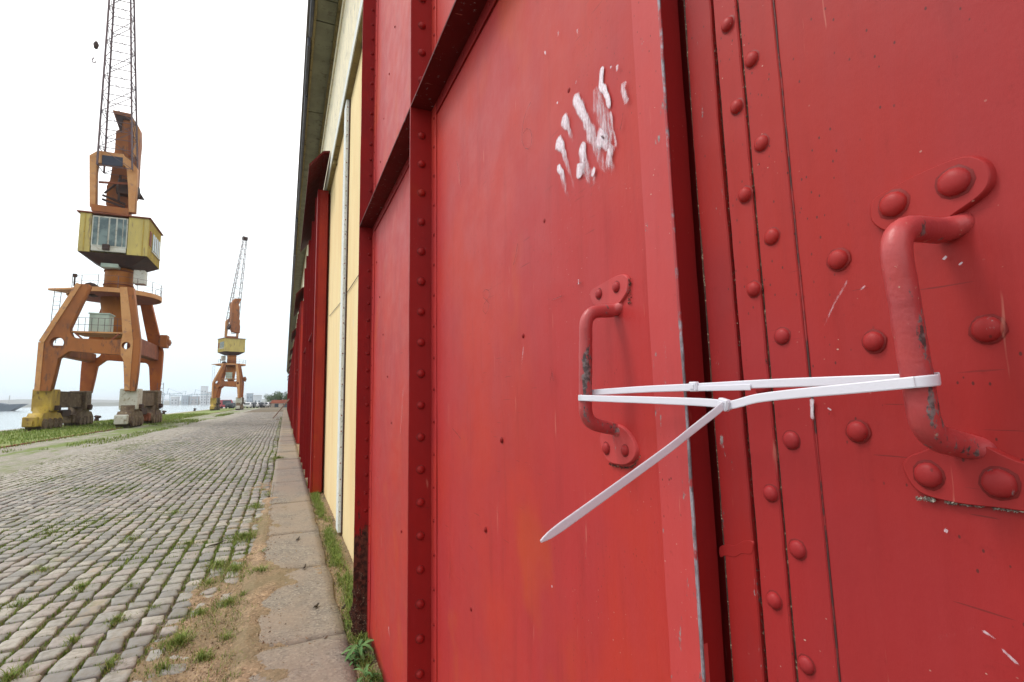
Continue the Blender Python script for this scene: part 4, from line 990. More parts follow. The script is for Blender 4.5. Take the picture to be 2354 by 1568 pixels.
def make_crane(org, near, label, slew=0.0, lean=(-.55, .0), jtop=40.5):
    cr = empty('harbour_crane', org, label, 'crane', 'portal cranes standing on the quay')
    OX, OY = -11.55, 44.4     # reference measured for the near crane; parts are written in its own frame
    def W(x, y, z): return Vector((x-OX, y-OY, z))
    # --- portal frames (outline with arch and round holes), front and back
    FY0 = 40.55
    def fp(zx, zy):
        p = ony(18.4+zx*.2658, 588.5+zy*.2658, FY0); return (p.x-OX, p.z)
    outer = [(247,1165),(262,950),(284,745),(440,495),(610,240),(700,245),(700,262),(610,450),(530,618),(528,650),(545,690),(570,708),(780,722),(965,724),(990,704),(992,670),(978,450),(968,262),(1082,272),(1108,500),(1140,740),(1136,800),(1118,1000),(1095,1168),(1006,1168),(1000,1000),(996,905),(985,872),(955,852),(760,840),(545,822),(520,826),(432,885),(400,1020),(362,1168)]
    lo = [fp(a, b) for a, b in outer]
    hA = fp(420, 750); hB = fp(1022, 775)
    loops = [lo, circle(hA[0], hA[1], .36, 18), circle(hB[0], hB[1], .26, 18)]
    for j, y in enumerate((FY0+.30, FY0+8.0)):
        pl = Matrix(((1, 0, 0, 0), (0, 0, -1, y-OY), (0, 1, 0, 0), (0, 0, 0, 1)))
        sh = prism(loops, pl, .6)
        if j == 1:
            for v in sh.verts: v.co.x -= .15; v.co.y -= max(0, v.co.z-6.0)/3.2*2.0
        obj('portal_frame', sh, M['cdeepo'] if j else M['corange'], cr)
    # pale outer faces of the legs
    for (a, b) in (((247,1165),(284,745)), ((284,745),(610,240))):
        p, q = fp(*a), fp(*b); bm = bmesh.new(); bar(bm, (p[0]+.03, FY0-OY-.02, p[1]), (q[0]+.03, FY0-OY-.02, q[1]), .26, .10); obj('leg_edge', bm, M['ctan'], cr)
    rl = [(1006,1160),(1000,905),(975,855),(975,760),(992,680),(978,450),(968,270),(1030,270),(1060,500),(1082,740),(1078,800),(1062,1000),(1052,1160)]
    pl = Matrix(((1, 0, 0, 0), (0, 0, -1, FY0-OY-.025), (0, 1, 0, 0), (0, 0, 0, 1)))
    obj('leg_face', prism([[fp(a, b) for a, b in rl], circle(hB[0], hB[1], .24, 18)], pl, .03), M['ctan'], cr, label='sun faded tan front of the leg on the land side')
    # side beams joining the frames
    for x in (-13.55, -9.55):
        bm = bmesh.new(); box(bm, x-OX-.30, x-OX+.30, 41.8-OY, 48.4-OY, 4.9 if x > -11 else 4.7, 6.05 if x > -11 else 5.35, 0, .05); obj('side_beam', bm, M['crust'] if x > -11 else M['corange'], cr)
    # travelling gear: four bogies
    def bogie(cx, cy, body, top, nose):
        b = empty('bogie', (cx-OX, cy-OY, 0), None, None); b.parent = cr
        b['label'] = 'travelling bogie'
        bm = bmesh.new(); pr = [(-1.75, .35), (-1.75, .62), (-1.25, 1.05), (-.75, 1.05), (-.6, 1.5), (.6, 1.5), (.75, 1.05), (1.25, 1.0), (1.75, .62), (1.75, .35), (1.4, .22), (-1.4, .22)]
        obj('bogie_body', prism([pr], Matrix(((0, 0, 1, 0), (1, 0, 0, 0), (0, 1, 0, 0), (0, 0, 0, 1))), .75), body, b)
        bm = bmesh.new(); box(bm, -.5, .5, -.62, .62, 1.15, 2.52, 0, .04); obj('leg_foot', bm, top, b)
        for wy in (-1.15, -.38, .38, 1.15):
            bm = bmesh.new()
            n = 18; A = [bm.verts.new((.39, wy+cos(2*pi*k/n)*.34, .38+sin(2*pi*k/n)*.34)) for k in range(n)]; B_ = [bm.verts.new((.48, wy+cos(2*pi*k/n)*.30, .38+sin(2*pi*k/n)*.30)) for k in range(n)]; C_ = [bm.verts.new((-.42, wy+cos(2*pi*k/n)*.34, .38+sin(2*pi*k/n)*.34)) for k in range(n)]
            for k in range(n): bm.faces.new((A[k], A[(k+1) % n], B_[(k+1) % n], B_[k])); bm.faces.new((C_[k], C_[(k+1) % n], A[(k+1) % n], A[k]))
            bm.faces.new(B_); bm.faces.new(C_[::-1]); obj('wheel', bm, M['bogieg'], b)
        bm = bmesh.new(); box(bm, -.34, .34, -2.15, -1.72, .25, .85, 0, .05); box(bm, -.2, .2, -2.3, -2.1, .3, .6); obj('buffer', bm, nose, b)
        bm = bmesh.new(); box(bm, -.3, .45, .62, 1.1, 1.1, 1.55, 0, .05); box(bm, .3, .7, -.2, .3, 1.2, 1.5, 0, .04); obj('drive_motor', bm, M['cdeep'], b)
        bm = bmesh.new(); box(bm, .376, .40, -1.6, 1.6, .10, .24); box(bm, -.3, .3, -1.7, 1.7, .0, .06); obj('rail_guard', bm, M['cdeep'], b)
        return b
    XL, XR = -13.75, -9.35
    bogie(XL, 41.5, M['cyellow'], M['cyellow'], M['cyellow']); bogie(XL, 47.4, M['bogieg'], M['bogieg'], M['bogieg'])
    bogie(XR, 41.5, M['bogieg'], M['cwhite'], M['cwhite']); bogie(XR, 47.4, M['bogieg'], M['bogieg'], M['crust'])
    for x, m_ in ((XL, M['cyellow']), (XR, M['bogieg'])):
        bm = bmesh.new(); box(bm, x-OX-.28, x-OX+.28, 42.2-OY, 46.8-OY, 1.35, 2.36, 0, .03); box(bm, x-OX-.3, x-OX+.32, 42.1-OY, 46.9-OY, 2.36, 2.42); obj('sill_beam', bm, M['bogieg'], cr)
        bm = bmesh.new(); box(bm, x-OX-.15, x-OX+.2, 43.6-OY, 45.2-OY, .75, 1.2, 0, .06); tube(bm, [(x-OX, 43.3-OY, 1.0), (x-OX, 45.6-OY, 1.0)], .10, 8); obj('brake_gear', bm, M['cdeep'], cr)
    # lower platform with the green cabinet
    PC = W(-11.35, 43.2, 0)
    bm = bmesh.new(); box(bm, -12.6-OX, -9.9-OX, 40.9-OY, 43.4-OY, 6.12, 6.22); obj('lower_platform', bm, M['ctan'], cr)
    bm = bmesh.new()
    for (a, b) in (((-12.4, 40.92, 6.1), (-11.7, 40.92, 5.4)), ((-10.1, 40.92, 6.1), (-10.8, 40.92, 5.4))): bar(bm, W(*a), W(*b), .09)
    obj('platform_brace', bm, M['crust'], cr)
    p = ony(252, 773, 41.6); p2 = ony(228, 735, 41.6)
    bm = bmesh.new(); box(bm, p2.x-OX-.45, p2.x-OX+.62, 41.3-OY, 42.3-OY, 6.23, 7.42, 0, .03); box(bm, p2.x-OX-.5, p2.x-OX+.67, 41.25-OY, 42.35-OY, 7.42, 7.5); obj('control_cabinet', bm, M['cgreen'], cr)
    bm = bmesh.new()
    for k in range(9): bar(bm, W(-12.6+.34*k, 40.92, 6.2), W(-12.6+.34*k, 40.92, 7.1), .025)
    for zz in (6.65, 7.1): bar(bm, W(-12.6, 40.92, zz), W(-9.9, 40.92, zz), .025)
    obj('railing', bm, M['steel'], cr)
    # central column, inverted cone below the deck
    CX, CY = -11.15, 44.3
    bm = bmesh.new(); cyl(bm, W(CX, CY, 5.6), .55, 1.02, 3.5, 20); obj('lower_column', bm, M['cocol'], cr)
    bm = bmesh.new(); cyl(bm, W(CX, CY, 9.3), .86, .82, 2.75, 20); obj('column', bm, M['cocol'], cr)
    for zz in (9.9, 10.9): 
        bm = bmesh.new(); cyl(bm, W(CX, CY, zz), .90, .90, .07, 20); obj('column_ring', bm, M['crust'], cr)
    # deck
    bm = bmesh.new(); cyl(bm, W(CX-.1, CY, 9.0), 2.55, 2.62, .28, 30); obj('deck', bm, M['crust'], cr)
    bm = bmesh.new()
    n = 34
    for k in range(n):
        a0, a1 = 2*pi*k/n, 2*pi*(k+1)/n
        bar(bm, W(CX-.1+cos(a0)*2.68, CY+sin(a0)*2.68, 9.16), W(CX-.1+cos(a1)*2.68, CY+sin(a1)*2.68, 9.16), .06, .30)
    obj('deck_rim', bm, M['ctan'], cr)
    pl = Matrix(((1, 0, 0, 0), (0, 1, 0, 0), (0, 0, 1, 9.18), (0, 0, 0, 1)))
    obj('walkway', prism([[(-14.6-OX, 42.9-OY), (-13.2-OX, 42.2-OY), (-12.0-OX, 42.3-OY), (-12.0-OX, 44.6-OY), (-13.4-OX, 44.2-OY)]], pl, .14), M['ctan'], cr)
    bm = bmesh.new()
    for k in range(10): a = -2.6+k*.42; bar(bm, W(CX+cos(a)*2.6, CY+sin(a)*2.6, 9.28), W(CX+cos(a)*2.6, CY+sin(a)*2.6, 10.15), .03)
    for k in range(9):
        a, b = -2.6+k*.42, -2.6+(k+1)*.42
        for zz in (9.75, 10.15): bar(bm, W(CX+cos(a)*2.6, CY+sin(a)*2.6, zz), W(CX+cos(b)*2.6, CY+sin(b)*2.6, zz), .018)
    obj('railing', bm, M['steel'], cr)
    bm = bmesh.new()            # ladder down the outside of the left leg
    for s_ in (-.18, .18): bar(bm, W(-14.1+s_, 43, 9.1), W(-14.2+s_, 43, 5.6), .03)
    for k in range(12): bar(bm, W(-14.28, 43, 9.0-k*.29), W(-13.92, 43, 9.0-k*.29), .022)
    obj('ladder', bm, M['steel'], cr)
    bm = bmesh.new()
    for s_ in (-.2, .2): bar(bm, W(-8.75+s_, 46.8, 3.1), W(-8.75+s_, 46.8, .7), .03)
    for k in range(7): bar(bm, W(-8.95, 46.8, 3-k*.33), W(-8.55, 46.8, 3-k*.33), .022)
    obj('ladder', bm, M['steel'], cr)
    bm = bmesh.new(); tube(bm, [W(-12.35, 42.8, 9.35), W(-12.35, 43.6, 9.35)], .45, 12); obj('cable_drum', bm, M['cdeep'], cr)
    bm = bmesh.new(); box(bm, .0, .5, -.5, .4, 0, 1.0, 0, .05); bmesh.ops.translate(bm, verts=bm.verts, vec=W(-9.15, 48.2, 5.9)); tube(bm, [W(-8.9, 47.8, 6.4), W(-8.9, 49.0, 6.4)], .35, 10); obj('winch_motor', bm, M['corange'], cr)
    bm = bmesh.new(); tube(bm, [W(-12.9, 41.8, 9.3), W(-12.9, 41.8, 9.95)], .05, 6); box(bm, -13.0-OX, -12.8-OX, 41.7-OY, 41.9-OY, 9.9, 10.1); obj('lamp', bm, M['cdeep'], cr)
    # ---- slewing part: everything above turns with it
    up = empty('slewing_house', W(CX, CY, 0), None, None); up.parent = cr; up.rotation_euler = (0, 0, slew); 
    up['label'] = 'upper works with cabin, mast and jib'
    def U(x, y, z): return Vector((x-CX, y-CY, z))
    def ub(x0, x1, y0, y1, z0, z1, name, m_, bev=.03):
        bm = bmesh.new(); box(bm, x0-CX, x1-CX, y0-CY, y1-CY, z0, z1, 0, bev); return obj(name, bm, m_, up)
    CL, CR_, CF, CB = -13.0, -9.12, 42.15, 46.0
    Z0, Z1 = 11.75, 14.45
    # cabin walls, roof and floor
    ub(CL, -12.35, CF, CB, Z0, Z1, 'cabin_wall', M['cyellow2']); ub(-10.3, CR_, CF, CB, Z0, Z1, 'cabin_wall', M['cyellow2']); ub(-12.35, -10.3, CF+.5, CB, Z0, Z1, 'cabin_wall', M['cyellow2'])
    for xx in (-12.72, -9.45): ub(xx, xx+.05, CF-.03, CF, Z0, Z1, 'wall_rib', M['cyellow'], 0)
    ub(CL-.18, CR_+.12, CF-.12, CB+.2, Z1, Z1+.09, 'cabin_roof', M['crust'])
    bm = bmesh.new(); A = [bm.verts.new(U(x, y, Z0)) for x, y in ((CL, CF), (CR_, CF), (CR_, CB), (CL, CB))]; B_ = [bm.verts.new(U(x, y, Z0-.62)) for x, y in ((-12.0, CF+.9), (-10.2, CF+.9), (-10.2, CB-.6), (-12.0, CB-.6))]
    for k in range(4): bm.faces.new((A[k], A[(k+1) % 4], B_[(k+1) % 4], B_[k]))
    bm.faces.new(A); bm.faces.new(B_[::-1]); bmesh.ops.recalc_face_normals(bm, faces=bm.faces); obj('cabin_floor', bm, M['cdeep'], up)
    # windows
    fr = ub(-12.32, -10.33, CF+.02, CF+.1, Z0+.45, Z1-.12, 'window_frame', M['cwhite'], .01)
    for (a, b) in ((-12.24, -12.0), (-11.9, -11.42), (-11.32, -11.0), (-10.9, -10.62), (-10.56, -10.4)): ub(a, b, CF-.01, CF+.015, Z0+.55, Z1-.22, 'window_pane', M['glass'], 0)
    ub(-12.3, -10.35, CF+.0, CF+.14, Z0+.12, Z0+.44, 'window_sill', M['cwhite'], .03); ub(-11.65, -11.25, CF-.15, CF+.1, Z0+.2, Z0+.6, 'floodlight', M['cdeep'], .03)
    # ribbed side with window and door
    for k in range(12): ub(CR_, CR_+.035, CF+.12+k*.31, CF+.18+k*.31, Z0, Z1, 'wall_rib', M['cyellow'], 0)
    ub(CR_+.002, CR_+.05, CF+.35, CF+.85, Z0+.9, Z1-.75, 'side_vent', M['crust'], 0)
    for k in range(4): ub(CR_+.002, CR_+.045, CF+1.25+k*.58, CF+1.66+k*.58, Z0+.8, Z1-.7, 'window_pane', M['glass'], 0)
    ub(CR_+.036, CR_+.08, CF+1.0, CB-.2, Z0+.62, Z0+.72, 'window_sill', M['cwhite'], 0)
    ub(-11.9, -10.9, 42.9, 43.7, 10.95, 11.6, 'green_box', M['cgreen'], .04); ub(-10.1, -9.4, 43.3, 44.0, 10.0, 11.0, 'grey_box', M['cwhite'], .04)
    # front gate frame carrying the jib foot
    def post(pts, yv, dpt, m_, nm): 
        plm = Matrix(((1, 0, 0, 0), (0, 0, -1, yv-CY), (0, 1, 0, 0), (0, 0, 0, 1)))
        q = [ony(60+0*a+(200+a/3.3356)/1.6313-60, (380+b/3.3356)/1.6313, yv) for a, b in pts]
        return obj(nm, prism([[(p.x-CX, p.z) for p in q]], plm, dpt), m_, up)
    GY = 42.9
    post([(470,1330),(468,695),(570,640),(612,655),(610,790),(560,790),(545,900),(540,1330)], GY, .55, M['ctan'], 'gate_post')
    post([(880,690),(960,745),(1015,800),(1058,850),(1028,1400),(955,1400),(948,1100),(930,850),(880,800)], GY, .55, M['ctan'], 'gate_post')
    post([(575,635),(890,680),(890,830),(600,790)], GY, .5, M['ctan'], 'gate_beam'); post([(612,672),(870,705),(868,820),(608,790)], GY-.28, .05, M['cblue'], 'blue_panel')
    post([(500,1310),(960,1370),(960,1450),(500,1390)], GY+.1, .9, M['corange'], 'gate_sill')
    post([(570,1000),(950,1020),(950,1045),(570,1022)], GY+.2, .1, M['crust'], 'gate_rung'); 
    bm = bmesh.new()
    for (a, b) in (((-12.1, 43.4, 16.4), (-11.4, 43.9, 17.6)), ((-12.2, 43.3, 16.2), (-11.0, 43.9, 15.9)), ((-12.2, 43.3, 15.9), (-11.0, 43.9, 15.65)), ((-11.3, 43.5, 17.9), (-11.3, 43.5, 16.0))): bar(bm, U(*a), U(*b), .12)
    box(bm, -11.4-CX, -10.4-CX, 43.4-CY, 44.2-CY, 16.5, 17.6, 0, .05); tube(bm, [U(-11.5, 43.8, 16.9), U(-10.2, 43.8, 16.9)], .36, 12); obj('hoist_winch', bm, M['cdeep'], up)
    # mast behind with curved head
    post([(690,1330),(700,1100),(740,1030),(800,650),(815,420),(855,400),(770,160),(990,205),(1085,350),(1088,520),(1070,700),(1045,1180),(960,1330)], 44.6, 1.2, M['corange'], 'mast')
    post([(772,158),(985,205),(960,240),(880,225),(855,300),(860,400),(835,370)], 43.95, .06, M['cdeep'], 'mast_head_plate'); post([(1000,215),(1085,350),(1070,520),(1040,700),(1000,700),(1010,400),(960,240)], 43.96, .05, M['ctan'], 'mast_plate')
    post([(940,330),(1000,400),(985,700),(940,690)], 43.93, .05, M['crust'], 'mast_plate')
    post([(1030,1090),(1050,1090),(1130,1215),(1030,1200)], 44.5, .8, M['cdeep'], 'side_bracket')
    # lattice jib
    bm = bmesh.new(); jz0, jz1 = 18.0, jtop; nb = 17
    def chord(i, t):
        w0, w1 = 1.0, .34; d0, d1 = .75, .30
        w_ = w0+(w1-w0)*t; d_ = d0+(d1-d0)*t; cx_ = -11.35+lean[0]*t; cy_ = 43.1+lean[1]*t
        sx_, sy_ = ((-1, -1), (1, -1), (1, 1), (-1, 1))[i]; return U(cx_+sx_*w_, cy_+sy_*d_, jz0+(jz1-jz0)*t)
    for i in range(4):
        for k in range(nb): bar(bm, chord(i, k/nb), chord(i, (k+1)/nb), .10 if k < 12 else .08)
    obj('jib_chords', bm, M['steel'], up)
    bm = bmesh.new()
    for k in range(nb+1):
        for i in range(4): bar(bm, chord(i, k/nb), chord((i+1) % 4, k/nb), .038)
    for k in range(nb):
        for i in range(4):
            a, b = (i, (i+1) % 4) if k % 2 else ((i+1) % 4, i); bar(bm, chord(a, k/nb), chord(b, (k+1)/nb), .032)
    obj('jib_lacing', bm, M['steel'], up)
    bm = bmesh.new()
    tp = U(-11.35+lean[0], 43.1+lean[1], jz1); tube(bm, [tp+Vector((-.45, 0, .35)), tp+Vector((.45, 0, .35))], .45, 14); obj('jib_sheave', bm, M['cdeep'], up)
    mh = U(-10.6, 44.8, 21.3)
    if not near:
        bm = bmesh.new(); bar(bm, mh, tp, .035); bar(bm, mh+Vector((.5, 0, 0)), tp+Vector((.4, 0, 0)), .035); obj('guy_rope', bm, M['steel'], up)
    return cr, up
c1_, up1 = make_crane((-11.55, 44.4, 0), True, 'large rusty orange and yellow portal crane filling the left of the quay', 0, (-.75, -.3))
# hook of the near crane
hp = ony(221, 103, 42.6)
hk = empty('crane_hook', hp, 'small black hook block dangling in the sky left of the near jib', 'hook')
bm = bmesh.new(); cyl(bm, (0, 0, -.28), .10, .17, .30, 10); cyl(bm, (0, 0, .02), .17, .07, .22, 10); obj('hook_block', bm, M['cdeep'], hk)
bm = bmesh.new(); tube(bm, [Vector((0, 0, .2)), Vector((hp.x*0+.3, .2, 40.2-hp.z))], .010, 5); obj('hoist_rope', bm, M['ctan'], hk)
bm = bmesh.new(); tube(bm, [(0, 0, -.3), (-.06, 0, -1.0)], .012, 5); tube(bm, [(-.06, 0, -1.0), (-.16, 0, -1.15), (-.14, 0, -1.35), (0, 0, -1.38), (.06, 0, -1.25)], .035, 6); obj('hook', bm, M['steel'], hk)
c2_, up2 = make_crane((-10.6, 119, 0), False, 'smaller looking distant portal crane standing further down the quay', radians(205), (-2.2, -1.0), 36.5)

# crane rails in the grass
for x in (-13.75, -9.35):
    for s_ in (-.04, .04): pass
    obj('rail', Bx(x-.035, x+.035, -8, 325, .0, .045), M['crust'], None, kind='structure')

# ================================================================== bollards
for (px_, py_, lab) in [(222,958,'nearest black mooring bollard, seen between the near crane bogies'),(376,948,'black mooring bollard just right of the near crane'),(447,942,'small black mooring bollard between the two cranes')]:
    d = ray(px_, py_+6); t = (QX+.2)/d.x; P = CAMP+d*t; t2 = P.y
    b = empty('bollard', (QX+.2, P.y, .03), lab, 'bollard', 'mooring bollards on the quay edge'); s_ = 1.5
    bm = bmesh.new(); cyl(bm, (0, 0, 0), .20, .15, .28, 14); cyl(bm, (0, 0, 0), .30, .30, .04, 14); obj('post', bm, M['cdeep'], b)
    bm = bmesh.new(); cyl(bm, (.04, 0, .28), .16, .30, .12, 14); cyl(bm, (.06, 0, .40), .30, .20, .12, 14); bmesh.ops.rotate(bm, verts=bm.verts, cent=(0, 0, .3), matrix=Matrix.Rotation(.2, 3, 'Y')); obj('cap', bm, M['cdeep'], b)

# ================================================================== far things
M['hull'] = simple('ship_hull', (.05, .08, .11), (.07, .10, .13), .1, .6); M['ship'] = simple('ship_white', (.62, .64, .64), (.5, .52, .53), .1, .6)
d = ray(14, 926); P = CAMP+d*(520/d.y)
sh = empty('cargo_ship', (P.x-10, P.y, -2.1), 'dark hulled ship with white upper works at the far left of the river', 'ship')
pr = [(-34, 0), (14, 0), (22, 5.2), (12, 5.0), (6, 6.4), (-34, 6.4)]
obj('hull', prism([pr], Matrix(((1, 0, 0, 0), (0, 0, -1, 0), (0, 1, 0, 0), (0, 0, 0, 1))), 9), M['hull'], sh)
for (a, b, c_, d_) in ((-34, 2, 6.4, 8.2), (-34, -4, 8.4, 10.6), (-20, -6, 11, 12.5)): obj('superstructure', Bx(a, b, -3.5, 3.5, c_, d_, .1), M['ship'], sh)
obj('bow_mast', Bx(11.5, 12, -.3, .3, 5, 12), M['ship'], sh)
# far shore
bm = bmesh.new(); shore = [(-3200+i*60, 0) for i in range(100)]
g = G('far_shore_land', .9); g.col(g.mix(g.noise(.01, 4), (.07, .095, .06), (.12, .12, .11))); M['shore'] = g.m
def ridge(name, y0, x0, x1, hf, depth, label=None, zb=-2.2):
    bm = bmesh.new(); n = int((x1-x0)/8); A = []
    for i in range(n+1):
        x = x0+(x1-x0)*i/n; h = hf(x)
        A.append([bm.verts.new((x, y0, zb)), bm.verts.new((x, y0+depth*.2, zb+h*.8)), bm.verts.new((x, y0+depth*.5, zb+h)), bm.verts.new((x, y0+depth, zb))])
    for a, b in zip(A[:-1], A[1:]):
        for k in range(3): bm.faces.new((a[k], b[k], b[k+1], a[k+1])).smooth = True
    return obj(name, bm, M['shore'], kind='structure')
ridge('far_shore', 1500, -2600, 500, lambda x: 6+9*max(0, noise.noise(Vector((x*.004, 0, 0))))+5*abs(noise.noise(Vector((x*.02, 0, 0)))), 200)
ridge('hill', 2600, -3500, 800, lambda x: 14+26*max(0, .3+noise.noise(Vector((x*.0016, 5, 0)))), 500)
def farpt(px_, py_, Y): return ony(px_, py_, Y)
M['fb'] = [simple('far_block_a', (.55, .57, .58), (.45, .47, .5), .05, .8), simple('far_block_b', (.40, .36, .33), (.32, .30, .30), .05, .8), simple('far_block_c', (.30, .36, .42), (.25, .3, .36), .05, .8)]
M['fwin'] = simple('far_window', (.08, .10, .12), (.05, .07, .09), .1, .5)
blocks = [(392,408,913,1400,0,'low pale shed on the far shore left of the silos'),(418,432,910,1400,2,'bluish shed on the far shore beneath the lattice cranes'),(436,455,912,1400,1,'brownish warehouse on the far shore left of the white tower'),
          (460,474,889,1400,0,'tall white tower block on the far shore'),(476,486,902,1400,0,'white block beside the tall tower on the far shore'),(488,496,908,1400,2,'bluish low block right of the white tower'),
          (566,580,905,900,2,'blue grey shed beyond the parked cars'),(583,600,910,900,0,'pale low shed beyond the row of cars'),(345,362,917,1400,1,'low brown building on the far shore beside the near crane'),(300,330,919,1400,2,'long low shed seen between the near crane legs')]
for (a, b, t_, Y, mi, lab) in blocks:
    A, B_, T_ = farpt(a, 926, Y), farpt(b, 926, Y), farpt((a+b)/2, t_, Y)
    t = empty('building', ((A.x+B_.x)/2, Y, -2), lab, 'building'); w_ = (B_.x-A.x)/2; h = T_.z+2
    obj('wall', Bx(-w_, w_, 0, 24, 0, h), M['fb'][mi], t); obj('roof', Bx(-w_-.4, w_+.4, -.5, 24.5, h, h+.9), M['fb'][(mi+1) % 3], t)
    nn_ = max(2, int(w_/4)); nf = max(1, int(h/7))
    for i in range(nn_):
        for j in range(nf): obj('window', Bx(-w_+(i+.3)*2*w_/nn_, -w_+(i+.7)*2*w_/nn_, -.15, 0.05, 3+j*6.5, 6+j*6.5), M['fwin'], t)
# far gantry cranes
M['farcrane'] = simple('far_crane_paint', (.25, .36, .42), (.2, .3, .36), .1, .7)
for (px_, top_, jl, lab) in [(383,898,1,'hazy blue gantry crane on the far shore nearest the near crane'),(424,903,-1,'hazy gantry crane on the far shore above the sheds'),(446,900,1,'hazy gantry crane on the far shore left of the white tower')]:
    B_ = farpt(px_, 926, 1380); T_ = farpt(px_, top_, 1380); H_ = T_.z+2
    t = empty('gantry_crane', (B_.x, 1380, -2), lab, 'crane', 'gantry cranes on the far shore')
    bm = bmesh.new()
    for s_ in (-7, 7): bar(bm, (s_, 0, 0), (s_*.7, 0, H_*.85), 1.2)
    bar(bm, (-7, 0, H_*.4), (7, 0, H_*.4), 1); obj('leg_frame', bm, M['farcrane'], t)
    bm = bmesh.new(); bar(bm, (-12*jl, 0, H_*.75), (30*jl, 0, H_*.78), 1.4); bar(bm, (0, 0, H_*.75), (2, 0, H_*1.15), 1); bar(bm, (2, 0, H_*1.15), (28*jl, 0, H_*.8), .5); obj('boom', bm, M['farcrane'], t)

# trees at the end of the quay
M['foliage'] = leafm('tree_foliage', (.035, .065, .025), (.09, .13, .05)); M['bark'] = simple('tree_bark', (.09, .07, .05), None, 3, .9)
def tree(px_, top_, Y, wpx, label, seed):
    B_ = farpt(px_, 924, Y); T_ = farpt(px_, top_, Y); h = T_.z; r = wpx/2/1175*Y*.95; rr = random.Random(seed)
    t = empty('tree', (B_.x, Y, 0), label, 'tree', 'trees at the end of the quay')
    bm = bmesh.new(); tube(bm, [(0, 0, 0), (.1, 0, h*.3), (0, .2, h*.6)], [h*.035, h*.028, h*.01], 8)
    for k in range(4): a = k*1.6+rr.random(); tube(bm, [(0, 0, h*.3), (cos(a)*r*.5, sin(a)*r*.5, h*.62)], [h*.018, h*.006], 6)
    obj('trunk', bm, M['bark'], t)
    bm = bmesh.new(); lay = bm.faces.layers.float.new('tint')
    cl = [(rr.uniform(-.7, .7)*r, rr.uniform(-.6, .6)*r, h*rr.uniform(.35, .88), r*rr.uniform(.28, .5)) for _ in range(13)]
    for (cx, cy, cz, cr_) in cl:
        tt = rr.random()
        for _ in range(260):
            v = Vector((rr.gauss(0, 1), rr.gauss(0, 1), rr.gauss(0, .8))).normalized()*cr_*rr.uniform(.6, 1.05); c = Vector((cx, cy, cz))+v; s_ = h*.035
            vs = [bm.verts.new(c+Vector((rr.uniform(-s_, s_), rr.uniform(-s_, s_), rr.uniform(-s_, s_)))) for _ in range(3)]
            bm.faces.new(vs)[lay] = min(1, max(0, tt*.5+rr.random()*.5))
    obj('crown', bm, M['foliage'], t)
tree(652, 901, 190, 42, 'darker bushy tree beside the far end of the warehouse', 1)
tree(632, 903, 230, 34, 'paler tree left of the dark one at the end of the quay', 2)
tree(618, 908, 300, 30, 'leftmost low hazy tree at the end of the quay', 3)
tree(668, 905, 180, 30, 'tree half hidden behind the far end of the warehouse', 4)
# orange roofed sheds beneath the trees
M['tile'] = simple('orange_roof', (.38, .12, .07), (.30, .09, .06), .5, .8); M['shedw'] = simple('shed_wall', (.5, .42, .36), None, .5, .8)
for (px_, wpx, Y, lab) in [(636,22,160,'low shed with an orange roof under the trees at the quay end'),(655,16,150,'low shed with an orange roof beside the warehouse end')]:
    B_ = farpt(px_, 926, Y); w_ = wpx/1175*Y/2; t = empty('shed', (B_.x, Y, 0), lab, 'shed')
    obj('wall', Bx(-w_, w_, 0, 6, 0, 1.1), M['shedw'], t)
    obj('roof', prism([[(-w_-.2, 1.1), (w_+.2, 1.1), (w_*.8, 2.0), (-w_*.8, 2.0)]], Matrix(((1, 0, 0, 0), (0, 0, -1, 2.9), (0, 1, 0, 0), (0, 0, 0, 1))), 6.2), M['tile'], t)
    obj('door', Bx(-.5, .5, -.06, -.003, 0, .95), M['fwin'], t)
# parked cars in a row
cm = [simple('car_white', (.7, .7, .7), (.65, .65, .66), .5, .3), simple('car_dark', (.03, .035, .05), None, .5, .3), simple('car_silver', (.4, .41, .43), None, .5, .3), simple('car_red', (.45, .10, .12), None, .5, .35)]
M['tyre'] = simple('tyre', (.02, .02, .02), None, 2, .8)
def car(x, y, rz, m_, label, s_=1.0, van=False):
    t = empty('parked_car', (x, y, 0), label, 'car', 'cars parked beyond the far crane', rz)
    h = 1.45 if not van else 2.2
    pr = [(-2.1, .3), (2.1, .3), (2.15, .75), (1.5, .95), (.9, h), (-1.3 if not van else -2.05, h), (-2.0, .95 if not van else h-.1), (-2.15, .8)]
    obj('body', prism([pr], Matrix(((1, 0, 0, 0), (0, 0, -1, 0), (0, 1, 0, 0), (0, 0, 0, 1))), 1.7), m_, t)
    bm = bmesh.new()
    for s__ in (-.86, .86): box(bm, -1.2, .75, s__-.01, s__+.01, .98, h-.12)
    box(bm, -2.13, -1.9, -.65, .65, .95, h-.15); obj('window', bm, M['fwin'], t)
    for wx in (-1.35, 1.35):
        for wy in (-.8, .8):
            bm = bmesh.new(); tube(bm, [(wx, wy-.11, .32), (wx, wy+.11, .32)], .32, 10); obj('wheel', bm, M['tyre'], t)
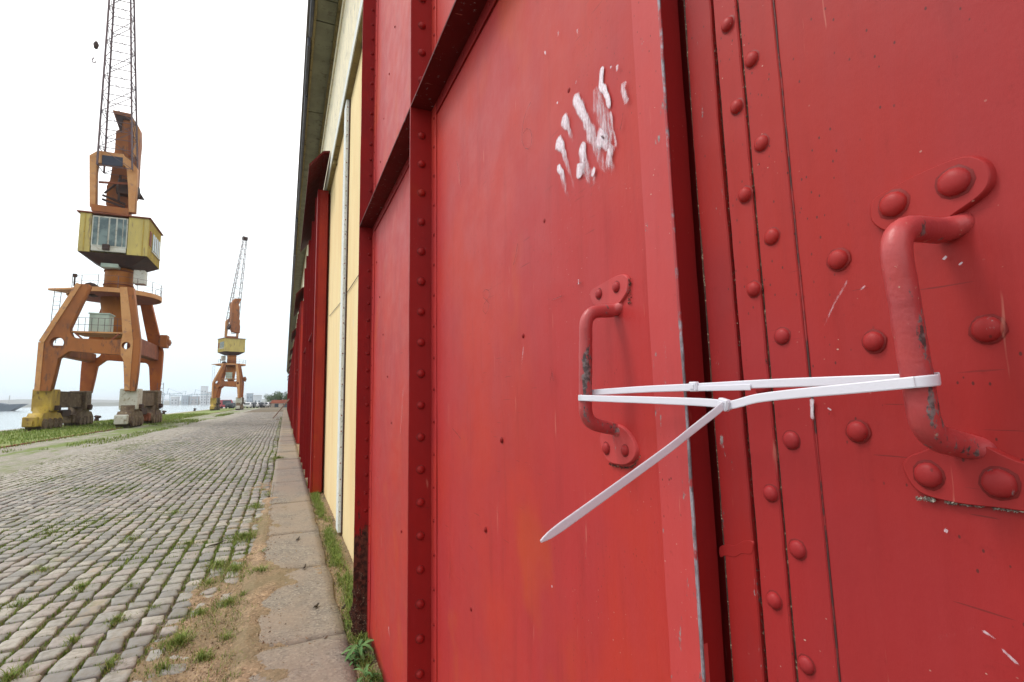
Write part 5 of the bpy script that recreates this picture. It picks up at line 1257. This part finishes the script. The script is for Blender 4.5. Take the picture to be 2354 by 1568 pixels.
for (px_, Y, mi, lab) in [(572,150,0,'white car at the left end of the row beyond the far crane'),(580,152,1,'dark car second from the left in the row'),(588,154,0,'white car in the middle of the row'),(596,156,1,'dark car fourth in the row beyond the far crane'),(604,158,2,'silver car fifth in the row beyond the far crane'),(613,160,0,'white car at the right end of the row')]:
    P = farpt(px_, 935, Y); car(P.x, Y, radians(80), cm[mi], lab)
P = farpt(521, 935, 150); car(P.x, 150, radians(20), cm[3], 'red van seen between the legs of the far crane', van=True)
P = farpt(532, 935, 146); car(P.x, 146, radians(80), cm[1], 'dark car right of the red van under the far crane')
# leaning ladder against the warehouse
M['wood'] = simple('old_wood', (.22, .15, .12), (.16, .11, .09), 2, .8)
t = empty('leaning_ladder', (0, 0, 0), 'long wooden ladder leaning on the far part of the warehouse', 'ladder')
a0 = Vector((-.95, 52, 0)); a1 = Vector((.38, 52.6, 1.75))
for dy in (0, 1.3):
    bm = bmesh.new(); bar(bm, a0+Vector((0, dy, 0)), a1+Vector((0, dy, 0)), .08, .08); obj('rail', bm, M['wood'], t)
for k in range(5):
    bm = bmesh.new(); q = a0.lerp(a1, (k+.7)/5.5); bar(bm, q+Vector((0, .04, 0)), q+Vector((0, 1.26, 0)), .05); obj('rung', bm, M['wood'], t)
P = onz(638, 965); bm = bmesh.new(); bmesh.ops.create_icosphere(bm, subdivisions=2, radius=.16)
for v in bm.verts: v.co = Vector((v.co.x, v.co.y, max(0, v.co.z*.7)))+Vector((noise.noise(v.co*7)*.04,)*3)
o = obj('stone', bm, M['slab'], label='loose brown stone on the cobbles by the kerb near the ladder', cat='stone'); o.location = (P.x, P.y, 0)

# ================================================================== thin river haze
g = bpy.data.materials.new('river_haze'); g.use_nodes = True; t = g.node_tree; t.nodes.clear()
v_ = t.nodes.new('ShaderNodeVolumePrincipled'); v_.inputs['Color'].default_value = (.90, .94, 1.0, 1); v_.inputs['Density'].default_value = .00028; v_.inputs['Anisotropy'].default_value = .2
o_ = t.nodes.new('ShaderNodeOutputMaterial'); t.links.new(v_.outputs[0], o_.inputs['Volume'])
obj('haze', Bx(-6100, 4100, -450, 7100, -3.2, 62), g, kind='stuff')
